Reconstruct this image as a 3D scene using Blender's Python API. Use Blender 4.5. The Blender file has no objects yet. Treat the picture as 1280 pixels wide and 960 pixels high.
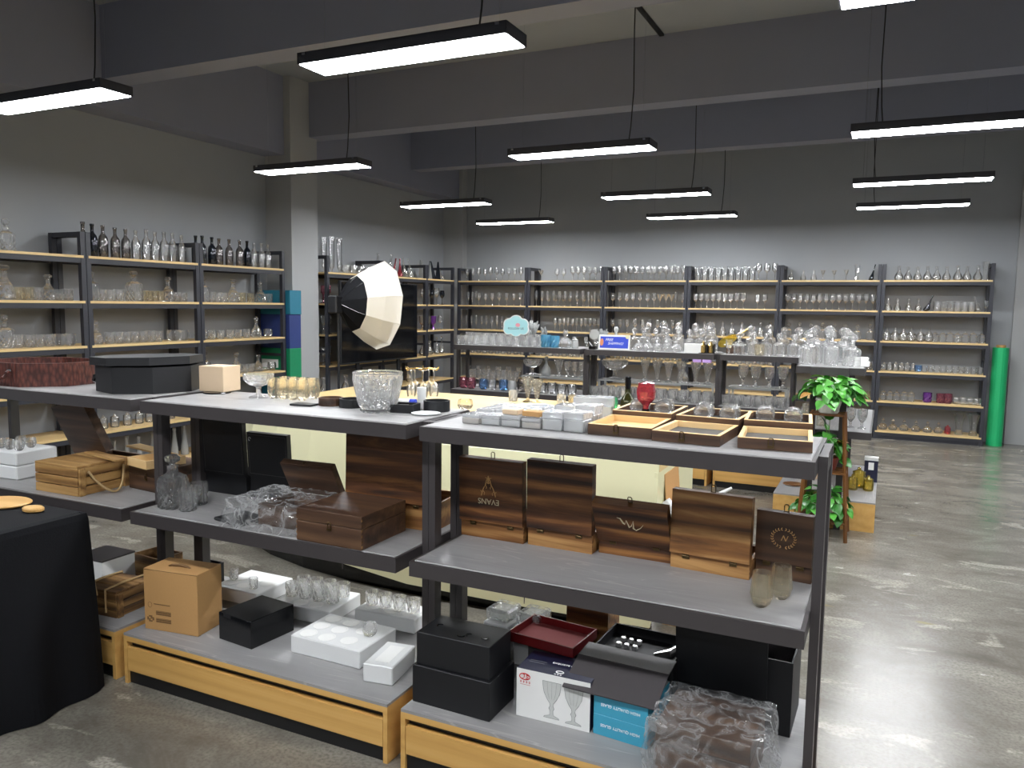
import bpy, bmesh, math, random
from mathutils import Vector, Matrix, Euler, noise

random.seed(11)
SC = bpy.context.scene
COL = SC.collection
PI = math.pi
R = math.radians

# ------------------------------------------------------------------ camera, world, exposure
cam_data = bpy.data.cameras.new('camera')
cam = bpy.data.objects.new('camera', cam_data)
COL.objects.link(cam)
cam_data.sensor_fit = 'HORIZONTAL'
cam_data.sensor_width = 36.0
cam_data.lens = 982.0 / 1280.0 * 36.0
cam_data.clip_start = 0.05
YAW, PIT, ROL = R(25.377), R(5.763), R(0.742)
fwd = Vector((-math.sin(YAW) * math.cos(PIT), math.cos(YAW) * math.cos(PIT), -math.sin(PIT)))
r0 = Vector((math.cos(YAW), math.sin(YAW), 0.0))
u0 = r0.cross(fwd)
right = math.cos(ROL) * r0 + math.sin(ROL) * u0
upv = -math.sin(ROL) * r0 + math.cos(ROL) * u0
cam.matrix_world = Matrix((
    (right.x, upv.x, -fwd.x, 0.0),
    (right.y, upv.y, -fwd.y, 0.0),
    (right.z, upv.z, -fwd.z, 1.6),
    (0, 0, 0, 1)))
SC.camera = cam

world = bpy.data.worlds.new('world')
SC.world = world
world.use_nodes = True
world.node_tree.nodes['Background'].inputs[0].default_value = (0.5, 0.55, 0.6, 1)
world.node_tree.nodes['Background'].inputs[1].default_value = 0.02

SC.view_settings.view_transform = 'Standard'
SC.view_settings.look = 'None'
SC.view_settings.gamma = 1.0
SC.view_settings.use_curve_mapping = False
SC.view_settings.exposure = 0.0
SC.cycles.transparent_max_bounces = 40
SC.cycles.sample_clamp_indirect = 25.0
LAMP_STRENGTH = 73.0


# ------------------------------------------------------------------ materials
def lin(c):
    if isinstance(c, str):
        c = [int(c[i:i + 2], 16) / 255 for i in (0, 2, 4)]
    return tuple((v / 12.92 if v <= 0.04045 else ((v + 0.055) / 1.055) ** 2.4) for v in c[:3]) + (1.0,)


class NT:
    def __init__(s, name):
        s.m = bpy.data.materials.new(name)
        s.m.use_nodes = True
        s.t = s.m.node_tree
        s.t.nodes.clear()
        s.out = s.n('ShaderNodeOutputMaterial')

    def n(s, kind, **kw):
        nd = s.t.nodes.new(kind)
        for k, v in kw.items():
            if hasattr(nd, k):
                setattr(nd, k, v)
            else:
                nd.inputs[k].default_value = v
        return nd

    def l(s, a, b):
        s.t.links.new(a, b)

    def coords(s, scale=(1, 1, 1), kind='Object'):
        tc = s.n('ShaderNodeTexCoord')
        mp = s.n('ShaderNodeMapping')
        mp.inputs['Scale'].default_value = scale
        s.l(tc.outputs[kind], mp.inputs[0])
        return mp.outputs[0]

    def mix(s, fac, a, b):
        mx = s.n('ShaderNodeMix')
        mx.data_type = 'RGBA'
        for sock, v in ((mx.inputs[0], fac), (mx.inputs[6], a), (mx.inputs[7], b)):
            if isinstance(v, (int, float, tuple)):
                sock.default_value = v
            else:
                s.l(v, sock)
        return mx.outputs[2]

    def ramp(s, fac, stops):
        r = s.n('ShaderNodeValToRGB')
        el = r.color_ramp.elements
        el[0].position, el[0].color = stops[0]
        el[1].position, el[1].color = stops[-1]
        for p, c in stops[1:-1]:
            e = el.new(p)
            e.color = c
        s.l(fac, r.inputs[0])
        return r.outputs[0]


def solid(name, col, rough=0.5, metal=0.0, var=0.08, nscale=30.0, bump=0.0, spec=0.5):
    t = NT(name)
    c = lin(col)
    b = t.n('ShaderNodeBsdfPrincipled')
    b.inputs['Roughness'].default_value = rough
    b.inputs['Metallic'].default_value = metal
    b.inputs['Specular IOR Level'].default_value = spec
    nz = t.n('ShaderNodeTexNoise')
    nz.inputs['Scale'].default_value = nscale
    nz.inputs['Detail'].default_value = 3
    t.l(t.coords(), nz.inputs['Vector'])
    lo = tuple(v * (1 - var) for v in c[:3]) + (1,)
    hi = tuple(min(1, v * (1 + var)) for v in c[:3]) + (1,)
    t.l(t.mix(nz.outputs[0], lo, hi), b.inputs['Base Color'])
    if bump:
        bp = t.n('ShaderNodeBump')
        bp.inputs['Strength'].default_value = bump
        bp.inputs['Distance'].default_value = 0.004
        t.l(nz.outputs[0], bp.inputs['Height'])
        t.l(bp.outputs[0], b.inputs['Normal'])
    t.l(b.outputs[0], t.out.inputs[0])
    return t.m


def wood(name, dark, mid, light, scale=1.0, rough=0.45, contrast=1.0, axis='x', coat=0.0):
    t = NT(name)
    sc = {'x': (1.1, 17, 17), 'y': (17, 1.1, 17), 'z': (17, 17, 1.1)}[axis]
    sc = tuple(v * scale for v in sc)
    v = t.coords(sc)
    info = t.n('ShaderNodeObjectInfo')
    add = t.n('ShaderNodeVectorMath', operation='ADD')
    mul = t.n('ShaderNodeVectorMath', operation='SCALE')
    mul.inputs['Scale'].default_value = 9.0
    cmb = t.n('ShaderNodeCombineXYZ')
    for i in range(3):
        t.l(info.outputs['Random'], cmb.inputs[i])
    t.l(cmb.outputs[0], mul.inputs[0])
    t.l(v, add.inputs[0])
    t.l(mul.outputs[0], add.inputs[1])
    n1 = t.n('ShaderNodeTexNoise')
    n1.inputs['Scale'].default_value = 1.0
    n1.inputs['Detail'].default_value = 6
    n1.inputs['Roughness'].default_value = 0.65
    n1.inputs['Distortion'].default_value = 1.2
    t.l(add.outputs[0], n1.inputs['Vector'])
    w = t.n('ShaderNodeTexWave')
    w.bands_direction = {'x': 'Z', 'y': 'Z', 'z': 'X'}[axis]
    w.inputs['Scale'].default_value = 0.3
    w.inputs['Distortion'].default_value = 11.0
    w.inputs['Detail'].default_value = 3
    w.inputs['Detail Scale'].default_value = 0.7
    t.l(add.outputs[0], w.inputs['Vector'])
    m = t.n('ShaderNodeMix')
    m.inputs[0].default_value = 0.2
    t.l(n1.outputs[0], m.inputs[2])
    t.l(w.outputs[0], m.inputs[3])
    a = 0.5 - 0.28 / max(contrast, .01)
    z = 0.5 + 0.28 / max(contrast, .01)
    col = t.ramp(m.outputs[0], [(max(0, a), lin(dark)), (0.5, lin(mid)), (min(1, z), lin(light))])
    b = t.n('ShaderNodeBsdfPrincipled')
    b.inputs['Roughness'].default_value = rough
    b.inputs['Coat Weight'].default_value = coat
    t.l(col, b.inputs['Base Color'])
    bp = t.n('ShaderNodeBump')
    bp.inputs['Strength'].default_value = 0.12
    bp.inputs['Distance'].default_value = 0.002
    t.l(m.outputs[0], bp.inputs['Height'])
    t.l(bp.outputs[0], b.inputs['Normal'])
    t.l(b.outputs[0], t.out.inputs[0])
    return t.m


def glass(name, tint=(0.97, 0.98, 0.98), rough=0.03, base=0.06, gain=1.0, haze=0.05, facet=0.0, fscale=60.0, hazecol=(.9, .92, .93)):
    """thin blown or pressed glass: clear wall with fresnel gloss and a slight milky scatter"""
    t = NT(name)
    fr = t.n('ShaderNodeFresnel')
    fr.inputs['IOR'].default_value = 1.52
    ml = t.n('ShaderNodeMath', operation='MULTIPLY_ADD')
    ml.inputs[1].default_value = gain
    ml.inputs[2].default_value = base
    ml.use_clamp = True
    t.l(fr.outputs[0], ml.inputs[0])
    tr = t.n('ShaderNodeBsdfTransparent')
    tr.inputs[0].default_value = tuple(tint) + (1,)
    df = t.n('ShaderNodeBsdfTranslucent')
    df.inputs[0].default_value = tuple(hazecol) + (1,)
    d2 = t.n('ShaderNodeBsdfDiffuse')
    d2.inputs[0].default_value = tuple(hazecol) + (1,)
    mh = t.n('ShaderNodeMixShader')
    mh.inputs[0].default_value = 0.5
    t.l(df.outputs[0], mh.inputs[1])
    t.l(d2.outputs[0], mh.inputs[2])
    m0 = t.n('ShaderNodeMixShader')
    m0.inputs[0].default_value = haze
    t.l(tr.outputs[0], m0.inputs[1])
    t.l(mh.outputs[0], m0.inputs[2])
    gl = t.n('ShaderNodeBsdfGlossy')
    gl.inputs['Roughness'].default_value = rough
    gl.inputs[0].default_value = tuple(0.5 + 0.5 * v for v in tint) + (1,)
    if facet:
        vo = t.n('ShaderNodeTexVoronoi')
        vo.inputs['Scale'].default_value = fscale
        t.l(t.coords(), vo.inputs['Vector'])
        bp = t.n('ShaderNodeBump')
        bp.inputs['Strength'].default_value = facet
        bp.inputs['Distance'].default_value = 0.01
        t.l(vo.outputs['Distance'], bp.inputs['Height'])
        t.l(bp.outputs[0], gl.inputs['Normal'])
        t.l(bp.outputs[0], fr.inputs['Normal'])
    mx = t.n('ShaderNodeMixShader')
    t.l(ml.outputs[0], mx.inputs[0])
    t.l(m0.outputs[0], mx.inputs[1])
    t.l(gl.outputs[0], mx.inputs[2])
    t.l(mx.outputs[0], t.out.inputs[0])
    return t.m


def refractive(name, tint, rough=0.02, facet=0.0, fscale=70.0, clear=0.35, haze=0.10):
    """heavy crystal: refracting body, cut facets, partly clear so light reaches what stands behind"""
    t = NT(name)
    b = t.n('ShaderNodeBsdfPrincipled')
    b.inputs['Base Color'].default_value = tuple(tint) + (1,)
    b.inputs['Roughness'].default_value = rough
    b.inputs['IOR'].default_value = 1.5
    b.inputs['Transmission Weight'].default_value = 1.0
    if facet:
        vo = t.n('ShaderNodeTexVoronoi')
        vo.inputs['Scale'].default_value = fscale
        t.l(t.coords(), vo.inputs['Vector'])
        bp = t.n('ShaderNodeBump')
        bp.inputs['Strength'].default_value = facet
        bp.inputs['Distance'].default_value = 0.01
        t.l(vo.outputs['Distance'], bp.inputs['Height'])
        t.l(bp.outputs[0], b.inputs['Normal'])
    g = t.n('ShaderNodeBsdfTransparent')
    g.inputs[0].default_value = tuple(tint) + (1,)
    mx = t.n('ShaderNodeMixShader')
    mx.inputs[0].default_value = clear
    t.l(b.outputs[0], mx.inputs[1])
    t.l(g.outputs[0], mx.inputs[2])
    df = t.n('ShaderNodeBsdfDiffuse')
    tl = t.n('ShaderNodeBsdfTranslucent')
    for q in (df, tl):
        q.inputs[0].default_value = tuple(v * .95 for v in tint) + (1,)
    md = t.n('ShaderNodeMixShader')
    t.l(df.outputs[0], md.inputs[1])
    t.l(tl.outputs[0], md.inputs[2])
    mh = t.n('ShaderNodeMixShader')
    mh.inputs[0].default_value = haze
    t.l(mx.outputs[0], mh.inputs[1])
    t.l(md.outputs[0], mh.inputs[2])
    t.l(mh.outputs[0], t.out.inputs[0])
    return t.m


def film_material():
    """thin crumpled polythene: almost clear, with whitish creases"""
    t = NT('plastic_film')
    v = t.coords((1, 1, 1))
    n1 = t.n('ShaderNodeTexNoise')
    n1.inputs['Scale'].default_value = 11
    n1.inputs['Detail'].default_value = 4
    n1.inputs['Distortion'].default_value = 1.2
    t.l(v, n1.inputs['Vector'])
    crease = t.ramp(n1.outputs[0], [(0.40, (.06, .06, .06, 1)), (0.50, (.38, .38, .38, 1)), (0.60, (.06, .06, .06, 1))])
    bp = t.n('ShaderNodeBump')
    bp.inputs['Strength'].default_value = 0.9
    bp.inputs['Distance'].default_value = 0.01
    t.l(n1.outputs[0], bp.inputs['Height'])
    tr = t.n('ShaderNodeBsdfTransparent')
    tr.inputs[0].default_value = (.985, .985, .985, 1)
    df = t.n('ShaderNodeBsdfDiffuse')
    df.inputs[0].default_value = (.85, .86, .87, 1)
    tl = t.n('ShaderNodeBsdfTranslucent')
    tl.inputs[0].default_value = (.85, .86, .87, 1)
    md = t.n('ShaderNodeMixShader')
    t.l(df.outputs[0], md.inputs[1])
    t.l(tl.outputs[0], md.inputs[2])
    m0 = t.n('ShaderNodeMixShader')
    t.l(crease, m0.inputs[0])
    t.l(tr.outputs[0], m0.inputs[1])
    t.l(md.outputs[0], m0.inputs[2])
    gl = t.n('ShaderNodeBsdfGlossy')
    gl.inputs['Roughness'].default_value = 0.12
    t.l(bp.outputs[0], gl.inputs['Normal'])
    mx = t.n('ShaderNodeMixShader')
    mx.inputs[0].default_value = 0.07
    t.l(m0.outputs[0], mx.inputs[1])
    t.l(gl.outputs[0], mx.inputs[2])
    t.l(mx.outputs[0], t.out.inputs[0])
    return t.m


def croc_material():
    t = NT('maroon_crocodile_leatherette')
    v = t.n('ShaderNodeTexVoronoi')
    v.inputs['Scale'].default_value = 1.0
    t.l(t.coords((75, 75, 30)), v.inputs['Vector'])
    b = t.n('ShaderNodeBsdfPrincipled')
    b.inputs['Roughness'].default_value = 0.4
    t.l(t.ramp(v.outputs['Distance'], [(0.1, lin('6a3a30')), (0.75, lin('3c1f1a'))]), b.inputs['Base Color'])
    bp = t.n('ShaderNodeBump')
    bp.inputs['Strength'].default_value = 0.5
    bp.inputs['Distance'].default_value = 0.004
    bp.invert = True
    t.l(v.outputs['Distance'], bp.inputs['Height'])
    t.l(bp.outputs[0], b.inputs['Normal'])
    t.l(b.outputs[0], t.out.inputs[0])
    return t.m


def fabric_material():
    t = NT('softbox_fabric')
    df = t.n('ShaderNodeBsdfDiffuse')
    tl = t.n('ShaderNodeBsdfTranslucent')
    for q in (df, tl):
        q.inputs[0].default_value = lin('eeeae0')
    mx = t.n('ShaderNodeMixShader')
    mx.inputs[0].default_value = .45
    t.l(df.outputs[0], mx.inputs[1])
    t.l(tl.outputs[0], mx.inputs[2])
    t.l(mx.outputs[0], t.out.inputs[0])
    return t.m


def emit(name, col, strength):
    t = NT(name)
    e = t.n('ShaderNodeEmission')
    e.inputs[0].default_value = col + (1,)
    e.inputs[1].default_value = strength
    t.l(e.outputs[0], t.out.inputs[0])
    return t.m


M = {}
M['wall'] = solid('wall_paint', '979a9d', 0.7, var=0.04, nscale=3, spec=0.25)
M['beam'] = solid('beam_paint', '878a99', 0.75, var=0.05, nscale=2, spec=0.2)
M['column'] = solid('column_paint', 'a0a1a1', 0.7, var=0.03, nscale=3, spec=0.25)
M['skirting'] = solid('skirting_black', '141416', 0.4)
M['metal'] = solid('charcoal_metal', '3b3738', 0.42, var=0.05, nscale=40, bump=0.03)
M['rackmetal'] = solid('rack_metal', '2b2c33', 0.45, var=0.05)
M['black'] = solid('black_card', '0f1014', 0.55, var=0.1, nscale=80)
M['blackgloss'] = solid('black_gloss', '0c0d10', 0.15, var=0.05)
M['lampbody'] = solid('lamp_body', '34343a', 0.5)
M['diffuser'] = emit('lamp_diffuser', (0.945, 0.97, 1.0), LAMP_STRENGTH)
M['cable'] = solid('cable_black', '101012', 0.5)
M['oak'] = wood('oak_veneer', 'b58745', 'd0a35d', 'ddb673', 1.0, 0.4, 0.55)
M['oak_side'] = wood('oak_veneer_side', 'a87a3e', 'c6995a', 'd6af72', 1.0, 0.4, 0.55, axis='y')
M['shelfwood'] = wood('pale_shelf_wood', 'b99a66', 'cfb27e', 'dcc493', 1.0, 0.45, 0.4)
M['birch'] = wood('birch_worktop', 'c6a56c', 'd8bc86', 'e2ca98', 0.6, 0.4, 0.4)
M['darkwood'] = wood('burnt_pine', '26140a', '583419', '936435', 1.0, 0.5, 1.5)
M['midwood'] = wood('carbonised_pine', '41250f', '81562c', 'b88c56', 0.9, 0.5, 1.4)
M['brownwood'] = wood('walnut_brown', '291b12', '493223', '654a33', 1.0, 0.5, 1.25)
M['cratewood'] = wood('rustic_crate_wood', '5b3b1f', '9a7442', 'bf9a62', 1.1, 0.6, 1.2)
M['cratewood_y'] = wood('rustic_crate_wood_side', '5b3b1f', '9a7442', 'bf9a62', 1.1, 0.6, 1.2, axis='y')
M['rustic_y'] = wood('rustic_smoked_wood_side', '3a2413', '70502c', 'a5804f', 1.1, 0.6, 1.2, axis='y')
M['rustic'] = wood('rustic_smoked_wood', '3a2413', '70502c', 'a5804f', 1.1, 0.6, 1.2)
M['palewood'] = wood('raw_pine', 'd2ab72', 'e2c08a', 'eed2a2', 0.8, 0.5, 0.5)
M['stoolwood'] = wood('plant_stand_wood', '4a2c12', '6a431d', '80552a', 1.0, 0.4, 0.8, axis='z')
M['cream'] = solid('cream_laminate', 'd9d6b0', 0.3, var=0.01, nscale=2)
M['tan'] = solid('tan_paper', 'd0b89a', 0.6, var=0.03)
M['kraft'] = solid('kraft_card', 'b58b57', 0.75, var=0.06, nscale=120)
M['kraftprint'] = solid('kraft_print', '6d5030', 0.75, var=0.15, nscale=300)
M['foam'] = solid('white_foam', 'd8d9d9', 0.65, var=0.02, nscale=200, bump=0.15)
M['whitecard'] = solid('white_card', 'e6e6e4', 0.45, var=0.01)
M['whiteplastic'] = solid('white_plastic', 'e4e6e8', 0.3, var=0.02)
M['navy'] = solid('navy_card', '1c1f3a', 0.4, var=0.05)
M['teal'] = solid('teal_card', '3f9dbb', 0.4, var=0.03)
M['tealbox'] = solid('teal_storage', '1f6d84', 0.5, var=0.05)
M['bluebox'] = solid('blue_storage', '26376f', 0.5, var=0.05)
M['greenbox'] = solid('green_storage', '0c7d52', 0.5, var=0.05)
M['red'] = solid('red_leatherette', '6e1216', 0.4, var=0.1)
M['redfelt'] = solid('red_felt', '9c4a4a', 0.8, var=0.05)
M['printred'] = solid('print_red', 'c22f2c', 0.5, var=0.02)
M['printgrey'] = solid('print_grey', '8d8f8e', 0.5, var=0.02)
M['printpale'] = solid('print_pale_grey', 'c2c4c1', 0.5, var=0.05, nscale=90)
M['printwhite'] = solid('print_white', 'f0f0ee', 0.5, var=0.01)
M['engrave'] = solid('engraved_gold', 'c49a62', 0.5, var=0.05)
M['engrave2'] = solid('engraved_pale', 'cbbf9e', 0.5, var=0.05)
M['maroon'] = croc_material()
M['gold'] = solid('gold_metal', 'd8b878', 0.25, metal=1.0, var=0.03)
M['brass'] = solid('antique_brass', '5a4a30', 0.35, metal=0.9)
M['chrome'] = solid('chrome', 'd6d6d6', 0.15, metal=1.0, var=0.01)
M['cloth'] = solid('black_cloth', '0a0b0f', 0.85, var=0.15, nscale=200, bump=0.3, spec=0.2)
M['rope'] = solid('jute_rope', 'b09468', 0.85, var=0.2, nscale=150, bump=0.6)
M['leaf'] = solid('pothos_leaf', '4d9a36', 0.35, var=0.3, nscale=8)
M['leaf2'] = solid('pothos_leaf_dark', '2c6b22', 0.35, var=0.3, nscale=8)
M['leafdry'] = solid('pothos_leaf_dry', '9a7032', 0.5, var=0.3, nscale=8)
M['stem'] = solid('plant_stem', '5d8a34', 0.5)
M['potwhite'] = solid('white_pot', 'dcdad2', 0.4, var=0.02)
M['potred'] = solid('terracotta_pot', '7c3426', 0.5, var=0.05)
M['soil'] = solid('soil', '2a1d14', 0.9, var=0.3)
M['rollgreen'] = solid('green_backdrop', '19a866', 0.45, var=0.03)
M['softwhite'] = fabric_material()
M['screen'] = solid('television_screen', '07080b', 0.08, var=0.02, spec=0.6)
M['signblue'] = solid('sign_blue', '2443c8', 0.4, var=0.02)
M['signsky'] = solid('sign_sky', 'a9dce2', 0.4, var=0.02)
M['pink'] = solid('sign_pink', 'e79aa6', 0.4, var=0.02)
M['orange'] = solid('sign_orange', 'd98a5e', 0.4, var=0.02)
M['lilac'] = solid('lilac_card', 'a58ac8', 0.5)
M['peach'] = solid('peach_card', 'cf8e72', 0.5)
M['grey'] = solid('dark_grey_card', '4a4648', 0.5, var=0.05)
M['greyfelt'] = solid('grey_felt', '55524f', 0.9, var=0.1)
M['stone'] = solid('whisky_stone', 'cfcfcf', 0.2, metal=0.6)
M['winegreen'] = glass('wine_bottle_glass', (0.12, 0.13, 0.02), 0.05, 0.08, 1.0, 0.35, hazecol=(.12, .12, .02))
M['g_clear'] = glass('clear_glass', (0.99, 0.993, 0.993), 0.05, 0.08, 1.1, 0.13)
M['g_crystal'] = refractive('cut_crystal', (.995, .997, .997), facet=.12, fscale=75, clear=.3, haze=.065)
M['g_amber'] = refractive('amber_glass', (1.0, .955, .84), facet=.12, fscale=60, clear=.35, haze=.05)
M['g_smoke'] = glass('smoked_bottle_glass', (0.66, 0.63, 0.61), 0.05, 0.07, 1.2, 0.14, hazecol=(.22, .19, .18))
M['g_dark'] = glass('dark_bottle_glass', (0.12, 0.14, 0.17), 0.05, 0.07, 1.2, 0.3, hazecol=(.03, .04, .06))
M['g_blue'] = glass('blue_glass', (0.45, 0.66, 0.92), 0.05, 0.07, 1.1, 0.2, hazecol=(.25, .45, .8))
M['g_sky'] = glass('sky_blue_glass', (0.35, 0.75, 0.9), 0.05, 0.07, 1.1, 0.4, 0.4, hazecol=(.25, .65, .85))
M['g_red'] = glass('red_glass', (0.8, 0.25, 0.3), 0.05, 0.07, 1.1, 0.35, hazecol=(.7, .12, .16))
M['g_rose'] = glass('rose_glass', (0.72, 0.42, 0.5), 0.05, 0.07, 1.1, 0.3, hazecol=(.5, .15, .22))
M['g_purple'] = glass('purple_glass', (0.5, 0.25, 0.7), 0.05, 0.07, 1.1, 0.4, hazecol=(.35, .1, .55))
M['g_green'] = glass('green_glass', (0.2, 0.8, 0.5), 0.05, 0.07, 1.1, 0.4, hazecol=(.1, .6, .3))
M['g_yellow'] = glass('yellow_glass', (0.95, 0.82, 0.3), 0.05, 0.07, 1.1, 0.2, hazecol=(.85, .68, .1))
M['g_frost'] = glass('frosted_glass', (0.85, 0.87, 0.87), 0.2, 0.08, 1.0, 0.45, hazecol=(.85, .86, .85))
M['film'] = film_material()
M['g_hero'] = refractive('heavy_crystal', (.99, .995, .995), clear=.2, haze=.04)
M['g_heroamber'] = refractive('amber_crystal', (1.0, .972, .875), clear=.45, haze=.015)
M['acrylic'] = glass('clear_plastic_case', (0.9, 0.92, 0.94), 0.08, 0.08, 1.0, 0.48, 0.3, 60, hazecol=(.95, .95, .95))


def floor_material():
    t = NT('polished_concrete_vinyl')
    n1 = t.n('ShaderNodeTexNoise')
    n1.inputs['Scale'].default_value = 2.4
    n1.inputs['Detail'].default_value = 9
    n1.inputs['Roughness'].default_value = 0.68
    n1.inputs['Distortion'].default_value = 0.5
    t.l(t.coords((0.7, 1.25, 1)), n1.inputs['Vector'])
    c1 = t.ramp(n1.outputs[0], [(0.30, lin('57534c')), (0.48, lin('726e66')), (0.68, lin('8a867d'))])
    # pale scuffed patches
    n2 = t.n('ShaderNodeTexNoise')
    n2.inputs['Scale'].default_value = 2.6
    n2.inputs['Detail'].default_value = 7
    n2.inputs['Roughness'].default_value = 0.6
    n2.inputs['Distortion'].default_value = 0.7
    t.l(t.coords((0.75, 1.9, 1)), n2.inputs['Vector'])
    f2 = t.ramp(n2.outputs[0], [(0.585, (0, 0, 0, 1)), (0.635, (.75, .75, .75, 1))])
    col = t.mix(f2, c1, lin('a39e94'))
    # fine mottling
    n3 = t.n('ShaderNodeTexNoise')
    n3.inputs['Scale'].default_value = 75
    n3.inputs['Detail'].default_value = 5
    t.l(t.coords(), n3.inputs['Vector'])
    f3 = t.ramp(n3.outputs[0], [(0.42, (0, 0, 0, 1)), (0.68, (.7, .7, .7, 1))])
    col = t.mix(f3, col, lin('5f5b52'))
    n4 = t.n('ShaderNodeTexNoise')
    n4.inputs['Scale'].default_value = 1.6
    t.l(t.coords((1, 2.2, 1)), n4.inputs['Vector'])
    f4 = t.ramp(n4.outputs[0], [(0.72, (0, 0, 0, 1)), (0.76, (1, 1, 1, 1))])
    col = t.mix(f4, col, lin('857a4e'))
    b = t.n('ShaderNodeBsdfPrincipled')
    t.l(col, b.inputs['Base Color'])
    rr = t.n('ShaderNodeMapRange')
    rr.inputs[3].default_value = 0.14
    rr.inputs[4].default_value = 0.34
    t.l(n1.outputs[0], rr.inputs[0])
    t.l(rr.outputs[0], b.inputs['Roughness'])
    bp = t.n('ShaderNodeBump')
    bp.inputs['Strength'].default_value = 0.05
    bp.inputs['Distance'].default_value = 0.002
    t.l(n3.outputs[0], bp.inputs['Height'])
    t.l(bp.outputs[0], b.inputs['Normal'])
    t.l(b.outputs[0], t.out.inputs[0])
    return t.m


def slab_material():
    t = NT('grey_stone_laminate')
    n1 = t.n('ShaderNodeTexNoise')
    n1.inputs['Scale'].default_value = 3.0
    n1.inputs['Detail'].default_value = 6
    n1.inputs['Distortion'].default_value = 1.0
    t.l(t.coords((0.5, 2.0, 1)), n1.inputs['Vector'])
    c1 = t.ramp(n1.outputs[0], [(0.3, lin('868585')), (0.7, lin('999898'))])
    n2 = t.n('ShaderNodeTexNoise')
    n2.inputs['Scale'].default_value = 2.5
    n2.inputs['Distortion'].default_value = 2.0
    t.l(t.coords((0.35, 3.5, 1)), n2.inputs['Vector'])
    f = t.ramp(n2.outputs[0], [(0.485, (0, 0, 0, 1)), (0.5, (.5, .5, .5, 1)), (0.515, (0, 0, 0, 1))])
    col = t.mix(f, c1, lin('b9b4b2'))
    b = t.n('ShaderNodeBsdfPrincipled')
    b.inputs['Roughness'].default_value = 0.38
    t.l(col, b.inputs['Base Color'])
    t.l(b.outputs[0], t.out.inputs[0])
    return t.m


M['floor'] = floor_material()
M['slab'] = slab_material()


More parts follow.
